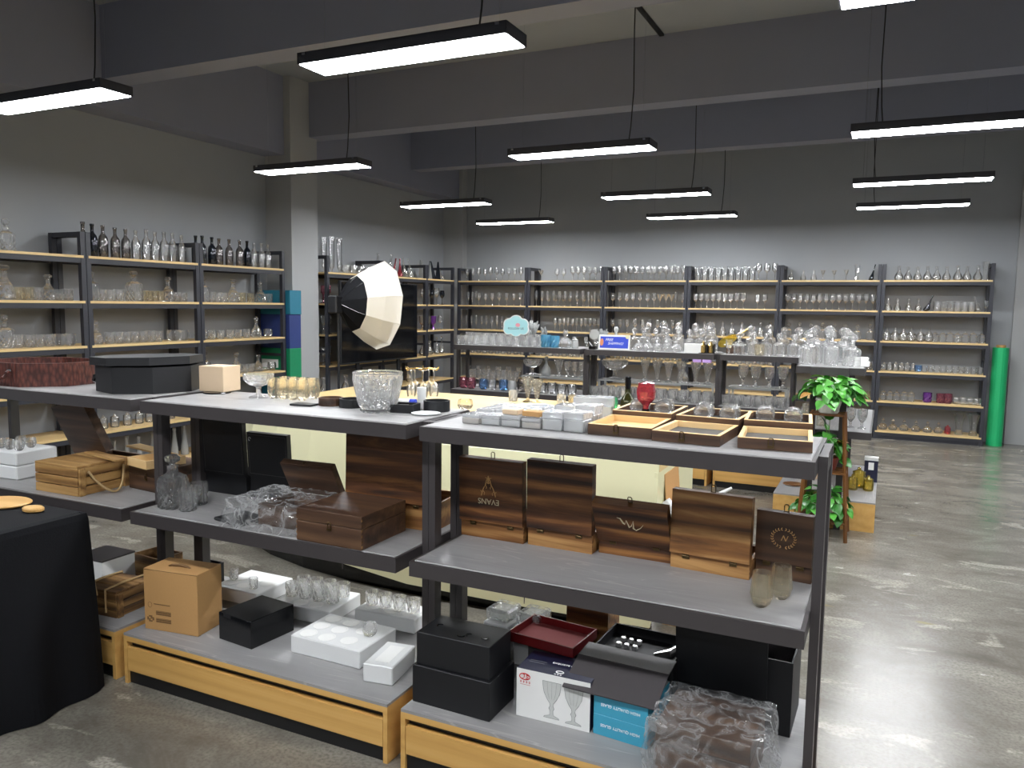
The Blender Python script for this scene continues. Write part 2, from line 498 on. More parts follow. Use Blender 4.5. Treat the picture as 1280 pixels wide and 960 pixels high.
# ------------------------------------------------------------------ mesh builder
class MB:
    def __init__(s):
        s.v, s.f = [], []

    def add(s, vs, fs):
        o = len(s.v)
        s.v += [tuple(p) for p in vs]
        s.f += [tuple(i + o for i in f) for f in fs]
        return s

    def box(s, x0, x1, y0, y1, z0, z1, mat=None, ch=0.0):
        if ch > 0:
            return s.cbox(x0, x1, y0, y1, z0, z1, ch, mat)
        vs = [Vector((x, y, z)) for z in (z0, z1) for y in (y0, y1) for x in (x0, x1)]
        if mat is not None:
            vs = [mat @ p for p in vs]
        return s.add(vs, [(0, 2, 3, 1), (4, 5, 7, 6), (0, 1, 5, 4), (1, 3, 7, 5), (3, 2, 6, 7), (2, 0, 4, 6)])

    def cbox(s, x0, x1, y0, y1, z0, z1, c, mat=None):
        """box with small chamfered edges"""
        bm = bmesh.new()
        vs = [bm.verts.new((x, y, z)) for z in (z0, z1) for y in (y0, y1) for x in (x0, x1)]
        for f in [(0, 2, 3, 1), (4, 5, 7, 6), (0, 1, 5, 4), (1, 3, 7, 5), (3, 2, 6, 7), (2, 0, 4, 6)]:
            bm.faces.new([vs[i] for i in f])
        bmesh.ops.bevel(bm, geom=bm.edges[:], offset=c, segments=1, affect='EDGES')
        bm.verts.index_update()
        pts = [v.co.copy() for v in bm.verts]
        if mat is not None:
            pts = [mat @ p for p in pts]
        s.add(pts, [tuple(v.index for v in f.verts) for f in bm.faces])
        bm.free()
        return s

    def prism(s, poly, z0, z1, mat=None, top_scale=1.0):
        n = len(poly)
        cx = sum(p[0] for p in poly) / n
        cy = sum(p[1] for p in poly) / n
        vs = [Vector((x, y, z0)) for x, y in poly] + [Vector((cx + (x - cx) * top_scale, cy + (y - cy) * top_scale, z1)) for x, y in poly]
        if mat is not None:
            vs = [mat @ p for p in vs]
        fs = [tuple(range(n - 1, -1, -1)), tuple(range(n, 2 * n))]
        fs += [(i, (i + 1) % n, n + (i + 1) % n, n + i) for i in range(n)]
        return s.add(vs, fs)

    def lathe(s, prof, n=14, mat=None, cap_bottom=True, cap_top=False, sq=0.0, cut=None):
        """sq > 0 squares the section off; cut = (depth, z0, z1, diamond) carves flutes or diamonds between z0 and z1"""
        vs, fs = [], []
        for i, (r0_, z) in enumerate(prof):
            for k in range(n):
                r = r0_
                if cut and cut[1] <= z <= cut[2]:
                    r = r0_ * (1 + cut[0] * (1 if (k + (i if cut[3] else 0)) % 2 else -1))
                a = 2 * PI * (k + .5) / n
                c, q = math.cos(a), math.sin(a)
                if sq:
                    m = 1.0 / max(abs(c), abs(q))
                    g = (1 - sq) + sq * m
                else:
                    g = 1.0
                vs.append(Vector((r * c * g, r * q * g, z)))
        for i in range(len(prof) - 1):
            for k in range(n):
                a, b = i * n + k, i * n + (k + 1) % n
                fs.append((a, b, b + n, a + n))
        if cap_bottom:
            fs.append(tuple(range(n - 1, -1, -1)))
        if cap_top:
            o = (len(prof) - 1) * n
            fs.append(tuple(range(o, o + n)))
        if mat is not None:
            vs = [mat @ p for p in vs]
        return s.add(vs, fs)

    def tube(s, pts, r, n=8, closed=False):
        pts = [Vector(p) for p in pts]
        vs, fs = [], []
        m = len(pts)
        for i, p in enumerate(pts):
            if closed:
                d = pts[(i + 1) % m] - pts[i - 1]
            else:
                d = pts[min(i + 1, m - 1)] - pts[max(i - 1, 0)]
            d.normalize()
            a = Vector((0, 0, 1)) if abs(d.z) < 0.9 else Vector((1, 0, 0))
            u = d.cross(a).normalized()
            w = d.cross(u)
            rr = r[i] if isinstance(r, (list, tuple)) else r
            for k in range(n):
                t = 2 * PI * k / n
                vs.append(p + u * math.cos(t) * rr + w * math.sin(t) * rr)
        for i in range(m if closed else m - 1):
            j = (i + 1) % m
            for k in range(n):
                fs.append((i * n + k, i * n + (k + 1) % n, j * n + (k + 1) % n, j * n + k))
        if not closed:
            fs.append(tuple(range(n - 1, -1, -1)))
            fs.append(tuple(range((m - 1) * n, m * n)))
        return s.add(vs, fs)

    def mesh(s, name, mat, smooth=False):
        me = bpy.data.meshes.new(name)
        me.from_pydata(s.v, [], s.f)
        if smooth:
            me.polygons.foreach_set('use_smooth', [True] * len(me.polygons))
        me.materials.append(mat)
        me.update()
        return me

    def build(s, name, mat, parent=None, loc=(0, 0, 0), rz=0.0, smooth=False):
        return link(name, s.mesh(name, mat, smooth), parent, loc, rz)


def link(name, data, parent=None, loc=(0, 0, 0), rz=0.0):
    o = bpy.data.objects.new(name, data)
    COL.objects.link(o)
    o.location = loc
    if rz:
        o.rotation_euler = (0, 0, rz)
    if parent is not None:
        o.parent = parent
    return o


def tag(o, label=None, cat=None, group=None, kind=None):
    if label:
        o['label'] = label
    if cat:
        o['category'] = cat
    if group:
        o['group'] = group
    if kind:
        o['kind'] = kind
    return o


def thing(name, label, cat, loc=(0, 0, 0), rz=0.0, group=None):
    return tag(link(name, None, None, loc, rz), label, cat, group)


def struct(o):
    o['kind'] = 'structure'
    return o


def copy_tree(o, parent=None):
    c = o.copy()
    COL.objects.link(c)
    c.parent = parent
    for ch in list(o.children):
        copy_tree(ch, c)
    return c


def text_mesh(txt, size, extrude=0.0005, shear=0.0):
    cu = bpy.data.curves.new('lettering', 'FONT')
    cu.body = txt
    cu.size = size
    cu.extrude = extrude
    cu.align_x = 'CENTER'
    cu.align_y = 'CENTER'
    cu.shear = shear
    cu.resolution_u = 3
    o = bpy.data.objects.new('lettering', cu)
    COL.objects.link(o)
    dg = bpy.context.evaluated_depsgraph_get()
    me = bpy.data.meshes.new_from_object(o.evaluated_get(dg))
    bpy.data.objects.remove(o)
    return me


def lettering(txt, size, mat, parent, mtx, name='lettering', shear=0.0):
    me = text_mesh(txt, size, shear=shear)
    me.materials.clear()
    me.materials.append(mat)
    o = link(name, me, parent)
    o.matrix_local = mtx
    return o


def T(x, y, z):
    return Matrix.Translation((x, y, z))


def RX(a):
    return Matrix.Rotation(R(a), 4, 'X')


def RY(a):
    return Matrix.Rotation(R(a), 4, 'Y')


def RZ(a):
    return Matrix.Rotation(R(a), 4, 'Z')


ORD = ('first second third fourth fifth sixth seventh eighth ninth tenth eleventh twelfth thirteenth fourteenth fifteenth sixteenth '
       'seventeenth eighteenth nineteenth twentieth').split()


# ================================================================== THE ROOM
XL, XR, YB, YF, ZC = -6.45, 4.6, 11.12, -3.6, 4.08
struct(MB().box(XL - .2, XR + .2, YF - .2, YB + .2, -0.1, 0).build('floor', M['floor']))
struct(MB().box(XL - .2, XR + .2, YF - .2, YB + .2, ZC, ZC + .1).build('ceiling', M['wall']))
struct(MB().box(XL - .2, XL, YF - .2, YB + .2, 0, ZC).build('wall_left', M['wall']))
struct(MB().box(XR, XR + .2, YF - .2, YB + .2, 0, ZC).build('wall_right', M['wall']))
struct(MB().box(XL, XR, YB, YB + .2, 0, ZC).build('wall_back', M['wall']))
struct(MB().box(XL, XR, YF - .2, YF, 0, ZC).build('wall_front', M['wall']))
struct(MB().box(1.36, XR, YB - .012, YB, 0, .08).build('baseboard_back', M['skirting']))
ZS = 3.475
for k, y in enumerate((-0.3, 4.75, 7.32, 9.60)):
    b = MB().box(XL + .28, XR, y, y + .24, ZS, ZC)
    struct(b.build('ceiling_beam', M['beam']))
# beam along the left wall
struct(MB().box(XL, XL + .28, YF, YB, 3.23, ZC).build('ceiling_beam', M['beam']))
# columns
struct(MB().box(XL, -6.08, 7.0, 7.45, 0, ZC).build('column', M['column']))
struct(MB().box(XL, -6.1, 10.98, YB, 0, ZC).build('column', M['column']))
struct(MB().box(1.36, 1.9, YB - .06, YB, 0, ZC).build('column', M['column']))
# thin conduit on the ceiling between two beams
tag(MB().box(-2.02, -1.98, 4.99, 7.32, ZC - .02, ZC - .001).build('conduit', M['cable']),
    'thin dark conduit running across the ceiling between two beams', 'conduit')


# ------------------------------------------------------------------ pendant lights
def make_lamp():
    root = link('pendant_light', None)
    w, d, h = 1.08, .2, .05
    b = MB()
    b.box(-w / 2, w / 2, -d / 2, -d / 2 + .008, 0, h)
    b.box(-w / 2, w / 2, d / 2 - .008, d / 2, 0, h)
    b.box(-w / 2, -w / 2 + .008, -d / 2, d / 2, 0, h)
    b.box(w / 2 - .008, w / 2, -d / 2, d / 2, 0, h)
    b.box(-w / 2, w / 2, -d / 2, d / 2, h - .008, h)
    b.build('housing', M['lampbody'], root)
    MB().box(-w / 2 + .008, w / 2 - .008, -d / 2 + .008, d / 2 - .008, -.003, .012).build('diffuser', M['diffuser'], root)
    for s in (-1, 1):
        MB().tube([(s * .46, 0, h), (s * .46, 0, ZC - 2.7)], .0007, 4).build('suspension_wire', M['chrome'], root)
        MB().box(s * .5 - .01, s * .5 + .01, -d / 2 - .004, -d / 2, h * .7, h * .95).build('end_clip', M['chrome'], root)
    MB().tube([(.36, 0, h), (.372, .004, .16), (.385, .006, .4), (.38, 0, .8), (.384, 0, ZC - 2.7)], .0042, 6).build('power_cable', M['cable'], root)
    return root


lamp0 = make_lamp()
LAMPS = [  # x centre, y centre, label
    (-2.0, 3.08, 'largest pendant light near the top, left of centre, whole bar in view'),
    (-4.31, 2.99, 'pendant light cut by the left edge of the picture'),
    (-4.40, 5.32, 'pendant light hanging in front of the grey wall column'),
    (-2.07, 5.47, 'pendant light hanging just below the middle ceiling beam, centre of picture'),
    (-4.55, 7.78, 'pendant light over the softbox, nearer of two in the left column'),
    (-4.62, 9.75, 'farthest pendant light of the left column, above the corner rack'),
    (-2.16, 7.84, 'pendant light of the middle column, third from the camera'),
    (-2.24, 9.80, 'farthest pendant light of the middle column, lowest on the back wall'),
    (0.27, 5.55, 'pendant light cut by the right edge, longest in view there'),
    (0.20, 7.78, 'right column pendant light, upper of the two short ones at right'),
    (0.17, 9.56, 'right column pendant light, lower of the two short ones at right'),
    (0.32, 3.15, 'pendant light cut by the top edge at upper right'),
    (-2.0, .75, 'pendant light above and left of the camera, out of the picture'),
    (0.32, .75, 'pendant light right above the camera, out of the picture'),
    (-4.31, .75, 'pendant light beyond the left edge beside the black cloth table'),
    (2.6, 3.1, 'pendant light beyond the right edge, first of the far right column'),
    (2.6, 5.5, 'pendant light beyond the right edge, second of the far right column'),
    (2.6, 7.8, 'pendant light beyond the right edge, third of the far right column'),
    (2.6, .75, 'pendant light beyond the right edge beside the camera'),
    (-2.0, -1.6, 'pendant light behind the camera on its left side'),
    (0.32, -1.6, 'pendant light behind the camera on its right side'),
]
for i, (x, y, lab) in enumerate(LAMPS):
    o = lamp0 if i == 0 else copy_tree(lamp0)
    o.location = (x, y, 2.7)
    if x > 0:
        o.rotation_euler = (0, 0, PI)
    tag(o, lab, 'pendant light', 'linear pendant lights')


# ------------------------------------------------------------------ shelving racks
SH = [1.957 - i * 0.3707 for i in range(6)]
SHN = ['top', 'second', 'third', 'fourth', 'fifth', 'bottom']
RD = 0.4


def make_rack(w):
    root = link('shelving_rack', None)
    for x in (0, w - .042):
        for y in (0, RD - .04):
            MB().box(x, x + .042, y, y + .04, 0, 2.15).build('post', M['rackmetal'], root)
        MB().box(x + .006, x + .036, .04, RD - .04, 2.11, 2.15).build('crossbar', M['rackmetal'], root)
        MB().box(x + .01, x + .03, .04, RD - .04, 1.0, 1.03).build('side_brace', M['rackmetal'], root)
    for z in SH:
        s = MB().box(.02, w - .02, -.004, RD, z - .02, z).build('shelf', M['shelfwood'], root)
        MB().box(.042, w - .042, .004, .03, z - .062, z - .02).build('shelf_beam', M['rackmetal'], s)
        MB().box(.042, w - .042, RD - .03, RD - .004, z - .062, z - .02).build('shelf_beam', M['rackmetal'], s)
    MB().box(.042, w - .042, .02, .03, 0, .04).build('plinth', M['rackmetal'], root)
    return root


RACKS = {}
r119 = make_rack(1.184)
RN = ['leftmost', 'second', 'third', 'fourth', 'fifth', 'rightmost']
RL = ['black shelving rack at the left end of the back wall', 'second black shelving rack from left on the back wall',
      'third black shelving rack from left on the back wall', 'fourth black shelving rack from left on the back wall',
      'fifth black shelving rack from left on the back wall', 'rightmost black shelving rack on back wall beside the green roll']
for i in range(6):
    o = r119 if i == 0 else copy_tree(r119)
    o.location = (-6.03 + 1.19 * i, 10.69, 0)
    tag(o, RL[i], 'shelving rack', 'shelving racks along the back wall')
    RACKS['B%d' % (i + 1)] = (o, 1.184, RN[i] + ' back rack')
for key, y, lab, ph in (('L1', 3.215, 'black shelving rack on left wall cut by the left edge', 'left wall rack at picture edge'),
                        ('L2', 4.405, 'middle black shelving rack on left wall behind the black octagonal box', 'middle left wall rack'),
                        ('L3', 5.595, 'black shelving rack on left wall ending at the storage boxes', 'left wall rack beside storage boxes')):
    o = copy_tree(r119)
    o.location = (-5.99, y, 0)
    o.rotation_euler = (0, 0, PI / 2)
    tag(o, lab, 'shelving rack', 'shelving racks along the left wall')
    RACKS[key] = (o, 1.184, ph)
for key, y, w, lab, ph in (('K1', 7.50, 1.13, 'black shelving rack between column and corner, left half behind television', 'rack beside the column'),
                           ('K2', 8.635, 1.10, 'black shelving rack behind right part of the television', 'rack behind television'),
                           ('K3', 9.74, .79, 'narrow black shelving rack in the far left corner', 'narrow corner rack')):
    o = make_rack(w)
    o.location = (-5.99, y, 0)
    o.rotation_euler = (0, 0, PI / 2)
    tag(o, lab, 'shelving rack', 'shelving racks in the far left corner')
    RACKS[key] = (o, w, ph)


# ------------------------------------------------------------------ display units (stepped gondola: base cabinet, middle shelf, top board)
ZT, ZM_, ZB_ = 1.182, 0.724, 0.217


def make_unit(label, x0, x1, yc, rot=None, top_ext=0.0):
    """local: x along the length (0..L), y across, centre 0, -y is the front"""
    L = x1 - x0
    root = thing('display_unit', label, 'display unit', (x0, yc, 0), 0, 'grey display units')
    if rot:
        root.rotation_euler = (0, 0, rot)

    def shelf(name, hy, z, th, L=L):
        b = MB()
        e = .012
        b.box(0, L, -hy, -hy + e, z - th, z)
        b.box(0, L, hy - e, hy, z - th, z)
        b.box(0, e, -hy + e, hy - e, z - th, z)
        b.box(L - e, L, -hy + e, hy - e, z - th, z)
        b.box(e, L - e, -hy + e, hy - e, z - th, z - th + .01)
        o = b.build(name, M['metal'], root)
        MB().box(e, L - e, -hy + e, hy - e, z - .016, z + .003, ch=.003).build('stone_slab', M['slab'], o)
        return o
    shelf('top_board', .232, ZT - .003, .05, L + top_ext)
    shelf('middle_shelf', .297, ZM_ - .003, .052)
    for x in (-.0265, L + .0005):
        for y in (-.125, .08):
            MB().box(x, x + .026, y, y + .045, 0, ZT - .004).build('post', M['metal'], root)
        MB().box(x + .002, x + .024, -.125 + .045, .08, ZT - .06, ZT - .004).build('end_rail', M['metal'], root)
    # base cabinet
    hy = .35
    b = MB()
    b.box(0, .018, -hy, hy, 0, .207)
    b.box(L - .018, L, -hy, hy, 0, .207)
    b.box(.018, L - .018, -hy, hy, .185, .207)
    b.box(.018, L - .018, hy - .018, hy, .055, .185)
    b.box(.018, L - .018, -hy + .03, hy - .018, .05, .06)
    c = b.build('base_cabinet', M['oak'], root)
    MB().box(.02, L - .02, -hy + .001, -hy + .02, .058, .158).build('drawer_front', M['oak'], c)
    MB().box(.02, L - .02, -hy + .025, -hy + .03, .158, .185).build('finger_groove', M['skirting'], c)
    MB().box(.018, L - .018, -hy + .012, -hy + .03, 0, .055).build('plinth', M['skirting'], c)
    MB().box(.001, L - .001, -hy, hy, .207, ZB_).build('stone_slab', M['slab'], c)
    return root


YU = 2.513
make_unit('grey display unit at left holding a black octagonal box', -4.172, -2.862, YU)
make_unit('grey display unit in the middle foreground holding a crystal ice bucket', -2.807, -1.488, YU)
make_unit('grey display unit at right foreground with five open wooden gift boxes', -1.433, -.156, YU)
make_unit('left far display unit under the cloud shaped sign', -4.065, -2.665, 7.37)
make_unit('middle far display unit under the blue sign', -2.61, -1.385, 7.37)
make_unit('right far display unit with a guitar shaped bottle on top', -1.33, -.735, 7.37, top_ext=.14)
make_unit('far display unit turned end on behind the plant stand', -.352, -.352 + 1.45, 6.1, rot=PI / 2)


# ------------------------------------------------------------------ reception desk
def desk():
    root = thing('reception_desk', 'curved cream reception desk with pale wood worktop behind the display units', 'desk')
    front = [(-.955, 3.66), (-1.6, 3.63), (-2.3, 3.61), (-2.75, 3.63), (-3.1, 3.68), (-3.45, 3.78), (-3.8, 3.95), (-4.1, 4.2), (-4.28, 4.5), (-4.35, 4.9)]

    HULL = [.06, .06, .07, .11, .18, .29, .42, .54, .62, .66]

    def ribbon(off0, off1, z0, z1, thick):
        n = len(front)
        rows = []
        for i, (x, y) in enumerate(front):
            a = Vector(front[max(i - 1, 0)])
            b = Vector(front[min(i + 1, n - 1)])
            d = (b - a).normalized()
            nr = Vector((-d.y, d.x))     # outward (towards the camera)
            if nr.y > 0 and i < 8:
                nr = -nr
            if i >= 8 and nr.x > 0:
                nr = -nr
            p = Vector((x, y))
            rows.append((p + nr * off0, p + nr * off1, p + nr * (off0 - thick), p + nr * (off1 - thick)))
        vs, fs = [], []
        for (a, b, c, d), zz in zip(rows, HULL):
            z0_, z1_ = (zz if z0 is None else z0), (zz + .01 if z1 is None else z1)
            vs += [(a.x, a.y, z0_), (b.x, b.y, z1_), (d.x, d.y, z1_), (c.x, c.y, z0_)]
        for i in range(n - 1):
            o = i * 4
            for k in range(4):
                fs.append((o + k, o + (k + 1) % 4, o + 4 + (k + 1) % 4, o + 4 + k))
        fs.append((0, 1, 2, 3))
        o = (n - 1) * 4
        fs.append((o + 3, o + 2, o + 1, o))
        return MB().add(vs, fs)
    p = ribbon(.08, -.03, None, .84, .04).build('front_panel', M['cream'], root)
    ribbon(.04, .06, 0, None, .03).build('kick_plate', M['blackgloss'], root)
    for x in (-1.6, -2.75):
        MB().box(x - .002, x + .002, 3.552, 3.556, .075, .30).build('panel_seam', M['grey'], p)
    top = [(-.955, 3.70), (-.955, 4.45), (-1.55, 4.45), (-1.55, 5.8), (-4.35, 5.8), (-4.3, 4.95)] + [(x + .03, y + .05) for x, y in front[8:0:-1]]
    MB().prism(top, .80, .84).build('worktop', M['birch'], root)
    MB().box(-.975, -.957, 3.68, 4.45, .06, .80).build('end_panel', M['cream'], root)
    for x, y in ((-1.1, 4.35), (-1.65, 5.7), (-4.2, 5.7)):
        MB().box(x - .03, x + .03, y - .03, y + .03, 0, .80).build('leg', M['metal'], root)


desk()


# ================================================================== FOREGROUND THINGS
def tray(b, w, d, h, t, z0=0.0, bottom=None, mat=None, x0=0.0, y0=0.0):
    """open tray walls, x0..x0+w, y0..y0+d"""
    b.box(x0, x0 + w, y0, y0 + t, z0, z0 + h, mat)
    b.box(x0, x0 + w, y0 + d - t, y0 + d, z0, z0 + h, mat)
    b.box(x0, x0 + t, y0 + t, y0 + d - t, z0, z0 + h, mat)
    b.box(x0 + w - t, x0 + w, y0 + t, y0 + d - t, z0, z0 + h, mat)
    b.box(x0 + t, x0 + w - t, y0 + t, y0 + d - t, z0, z0 + (bottom or t), mat)
    return b


def clasp(parent, mtx, mat=None):
    b = MB()
    b.tube([mtx @ Vector(p) for p in ((-.007, 0, -.010), (-.007, 0, .008), (-.004, 0, .012), (.004, 0, .012), (.007, 0, .008), (.007, 0, -.010), (0, 0, -.013))], .0018, 6, True)
    b.box(-.009, .009, -.002, .001, -.018, -.010, mtx)
    return b.build('clasp', mat or M['brass'], parent)


def hinge(parent, mtx):
    b = MB()
    b.box(-.012, .012, -.0025, .0, -.010, .010, mtx)
    b.tube([mtx @ Vector((-.012, -.003, 0)), mtx @ Vector((.012, -.003, 0))], .003, 6)
    return b.build('hinge', M['brass'], parent)


# --- row of five opened gift boxes seen from the hinge side (middle shelf, right unit)
def gift_box(label, x, y, z, rz, w, d, hb, lid, lean, mat, lid_t=.028, body_mat=None):
    root = thing('wooden_gift_box', label, 'wooden box', (x, y, z), R(rz), 'opened wooden gift boxes on the display units')
    bd = tray(MB(), w, d, hb, .010).build('body', body_mat or mat, root)
    for k in range(4):
        for sx in (0, w - .0015):
            MB().box(sx - .0005, sx + .002, .0015, .009, hb * (.06 + .24 * k), hb * (.06 + .24 * k) + hb * .12).build('finger_joint', M['rustic'], bd)
    MB().box(.010, w - .010, .010, d - .010, .010, hb * .55).build('insert', M['black'], root)
    m = T(0, -.002, hb - .004) @ RX(lean)
    lb = MB()
    lb.box(-.001, w + .001, -.010, 0.0, 0, lid, m)
    lb.box(-.001, w + .001, 0.0, lid_t, lid - .010, lid, m)
    lb.box(-.001, w + .001, 0.0, lid_t, 0, .010, m)
    lb.box(-.001, .009, 0.0, lid_t, .010, lid - .010, m)
    lb.box(w - .009, w + .001, 0.0, lid_t, .010, lid - .010, m)
    lo = lb.build('lid', mat, root)
    for fx in (.2, .8):
        hinge(root, T(w * fx, -.0005, hb - .012))
    clasp(lo, m @ T(w * .5, lid_t * .5, lid + .012))
    return root, lo, m


def engraved_antler(parent, m, s, mat):
    """antler emblem, drawn point up"""
    b = MB()
    def st(pts, r=.0013):
        b.tube([m @ Vector((px * s, -.0108, pz * s)) for px, pz in pts], [r * q for q in ([1.0] * len(pts))], 5)
    for q in (-1, 1):
        st([(q * .002, .05), (q * .008, .035), (q * .012, .02), (q * .02, .008), (q * .026, -.008), (q * .030, -.022)], .0022)
        st([(q * .012, .02), (q * .008, .012), (q * .009, .006)])
        st([(q * .022, -.002), (q * .016, -.010), (q * .018, -.018)])
        st([(q * .026, -.008), (q * .033, -.004)])
        st([(q * .004, .045), (q * .012, .048)])
    st([(-.006, .03), (0, .026), (.006, .03)], .002)
    st([(0, .055), (0, .03)], .003)
    return b.build('engraved_emblem', mat, parent)


g, lo, m = gift_box('open wooden gift box with upside down antler logo, leftmost of five', -1.425, 2.57, ZM_, -1, .262, .20, .068, .242, 2, M['darkwood'], body_mat=M['midwood'])
engraved_antler(lo, m @ T(.124, 0, .125), 1.0, M['engrave'])
lettering('EVANS', .030, M['engrave2'], lo, m @ T(.124, -.0105, .083) @ RX(90) @ RZ(180))
g, lo, m = gift_box('tall open wooden gift box with plain striped lid, second of five', -1.148, 2.575, ZM_, -1, .25, .20, .072, .252, 1, M['darkwood'], body_mat=M['midwood'])
g, lo, m = gift_box('open wooden gift box with scrolled letter, lid tipped forward, middle of five', -.884, 2.605, ZM_, -1, .262, .20, .060, .165, 26, M['darkwood'], lid_t=.03)
b = MB()
b.tube([m @ Vector((.13 + px * 1.15, -.0112, .088 + pz * 1.15)) for px, pz in ((-.040, .022), (-.030, .020), (-.022, .004), (-.018, .0), (-.012, .016), (-.004, -.010), (.002, -.004), (.010, .016), (.008, -.012), (.016, -.018), (.030, -.008), (.040, .006))], [.0008, .0022, .003, .0018, .0012, .003, .0018, .0012, .003, .002, .0012, .0006], 6)
b.build('engraved_letter', M['engrave2'], lo)
g, lo, m = gift_box('open wooden gift box with light brown plain lid, fourth of five', -.618, 2.575, ZM_, -4, .262, .20, .058, .215, -3, M['midwood'])
g, lo, m = gift_box('smallest open wooden gift box with a wreath and letter, rightmost of five', -.347, 2.63, ZM_, -7, .175, .17, .060, .165, 0, M['brownwood'], lid_t=.025)
b = MB()
for q in (-1, 1):
    for k in range(11):
        a = R(-80 + k * 15.5)
        c = Vector((q * math.cos(a) * .036, 0, math.sin(a) * .030))
        d = Vector((q * -math.sin(a), 0, math.cos(a)))
        e = Vector((q * math.cos(a), 0, math.sin(a)))
        for s in (-1, 1):
            p0 = c + Vector((.087, -.0106, .082))
            p1 = p0 + d * .006 + e * s * .005
            b.tube([m @ p0, m @ ((p0 + p1) / 2), m @ p1], [.0004, .0018, .0003], 5)
b.build('engraved_wreath', M['engrave'], lo)
lettering('N', .026, M['engrave'], lo, m @ T(.087, -.0105, .082) @ RX(90), shear=.4)


# --- three gift boxes lying open on the top board
def flat_box(label, x, y, rz, w, d, hl, hb, felt, tiltdeg=0):
    root = thing('wooden_gift_box', label, 'wooden box', (x, y, ZT + .001), R(rz), 'gift boxes lying open on the right unit')
    b = MB()
    tray(b, w, d, hl, .011)
    lo = b.build('lid', M['brownwood'], root)
    b = MB()
    e = .0015
    b.box(0, w, 0, .011, hl, hl + e)
    b.box(0, w, d - .011, d, hl, hl + e)
    b.box(0, .011, .011, d - .011, hl, hl + e)
    b.box(w - .011, w, .011, d - .011, hl, hl + e)
    for a in ((.011, .0125, .011, d - .011), (w - .0125, w - .011, .011, d - .011), (.0125, w - .0125, d - .0125, d - .011), (.0125, w - .0125, .011, .0125)):
        b.box(a[0], a[1], a[2], a[3], .012, hl)
    b.build('lid_lining', M['palewood'], lo)
    MB().box(.0125, w - .0125, .0125, d - .0125, .011, .014).build('lid_felt', felt, lo)
    b = MB()
    tray(b, w, d, hb, .011, y0=d + .002)
    bo = b.build('body', M['brownwood'], root)
    b = MB()
    b.box(0, w, d + .002, d + .013, hb, hb + e)
    b.box(0, w, 2 * d - .009, 2 * d + .002, hb, hb + e)
    b.box(0, .011, d + .013, 2 * d - .009, hb, hb + e)
    b.box(w - .011, w, d + .013, 2 * d - .009, hb, hb + e)
    b.box(.011, w - .011, d + .0125, d + .0145, .02, hb)
    b.build('rim', M['palewood'], bo)
    MB().box(.011, w - .011, d + .013, 2 * d - .009, .011, hb - .022).build('insert', M['black'], bo)
    clasp(root, T(w * .45, -.003, hl * .75))
    return root


fb1 = flat_box('open gift box with bare pale wood lid, leftmost on the right unit top', -.862, 2.40, 0, .212, .25, .034, .05, M['palewood'])
fb2 = flat_box('open gift box with grey felt lid, middle one on the right unit top', -.645, 2.385, -3, .212, .25, .032, .05, M['greyfelt'])
fb3 = flat_box('open gift box with grey felt lid nearest the right end post', -.383, 2.385, 5, .21, .24, .032, .052, M['greyfelt'])


# --- generic small builders
def carton(name, label, cat, x, y, z, rz, w, d, h, mat, ch=.002, group=None):
    root = thing(name, label, cat, (x, y, z), R(rz), group)
    MB().cbox(0, w, 0, d, 0, h, ch).build('body', mat, root)
    return root


# tan cube on a coaster
tag(MB().lathe([(.06, 0), (.062, .003), (.06, .006)], 20, cap_top=True).build('coaster', M['blackgloss'], None, (-2.74, 2.64, ZT)), 'thin dark coaster under the tan cube box', 'coaster')
c = carton('gift_cube', 'small tan paper cube box beside the black octagonal box', 'box', -2.83, 2.62, ZT + .006, 6, .135, .12, .115, M['tan'])
MB().box(.001, .134, .001, .119, .1148, .1156).build('top_flap', M['tan'], c)


# black octagonal case with loose lid
def octagon(r, rot=22.5, sx=1.0, sy=1.0):
    return [(sx * r * math.cos(R(rot + 45 * k)), sy * r * math.sin(R(rot + 45 * k))) for k in range(8)]


c = thing('octagonal_case', 'black octagonal leatherette case with its lid set on top', 'case', (-3.115, 2.60, ZT + .0005), R(-16))
MB().prism(octagon(.232), 0, .118).build('body', M['black'], c)
m = T(-.012, -.008, .122) @ RY(-1.5)
MB().prism(octagon(.243), 0, .036, m).build('lid', M['black'], c)
mh = RZ(225) @ T(.2145, 0, 0)
for q in (-1, 1):
    MB().cbox(-.001, .012, q * .05 - .012, q * .05 + .012, .070, .082, .003, mh).build('handle_mount', M['chrome'], c)
MB().tube([mh @ Vector(v) for v in ((.004, .05, .072), (.022, .05, .066), (.030, .042, .046), (.033, .02, .038), (.033, -.02, .038), (.030, -.042, .046), (.022, -.05, .066), (.004, -.05, .072))], .008, 8).build('handle', M['blackgloss'], c)


# maroon octagonal case, open, with handle and white wrapped glasses inside
c = thing('octagonal_case', 'maroon crocodile pattern octagonal case standing open at left edge', 'case', (-3.80, 2.53, ZT + .0005), R(3))
o8 = octagon(.255, sx=1.1, sy=.86)
i8 = octagon(.240, sx=1.1, sy=.86)
b = MB()
vs = [(x, y, 0) for x, y in o8] + [(x, y, .112) for x, y in o8] + [(x, y, .112) for x, y in i8] + [(x, y, .012) for x, y in i8]
fs = [tuple(range(7, -1, -1)), tuple(range(24, 32))]
for r_ in range(3):
    for k in range(8):
        fs.append((r_ * 8 + k, r_ * 8 + (k + 1) % 8, r_ * 8 + 8 + (k + 1) % 8, r_ * 8 + 8 + k))
b.add(vs, fs)
b.build('body', M['maroon'], c)
yf = -.255 * .86 * math.cos(R(22.5))
MB().tube([(.055, yf - .002, .075), (.055, yf - .022, .068), (.045, yf - .03, .046), (.02, yf - .033, .038), (-.02, yf - .033, .038), (-.045, yf - .03, .046), (-.055, yf - .022, .068), (-.055, yf - .002, .075)], .008, 8).build('handle', M['maroon'], c)
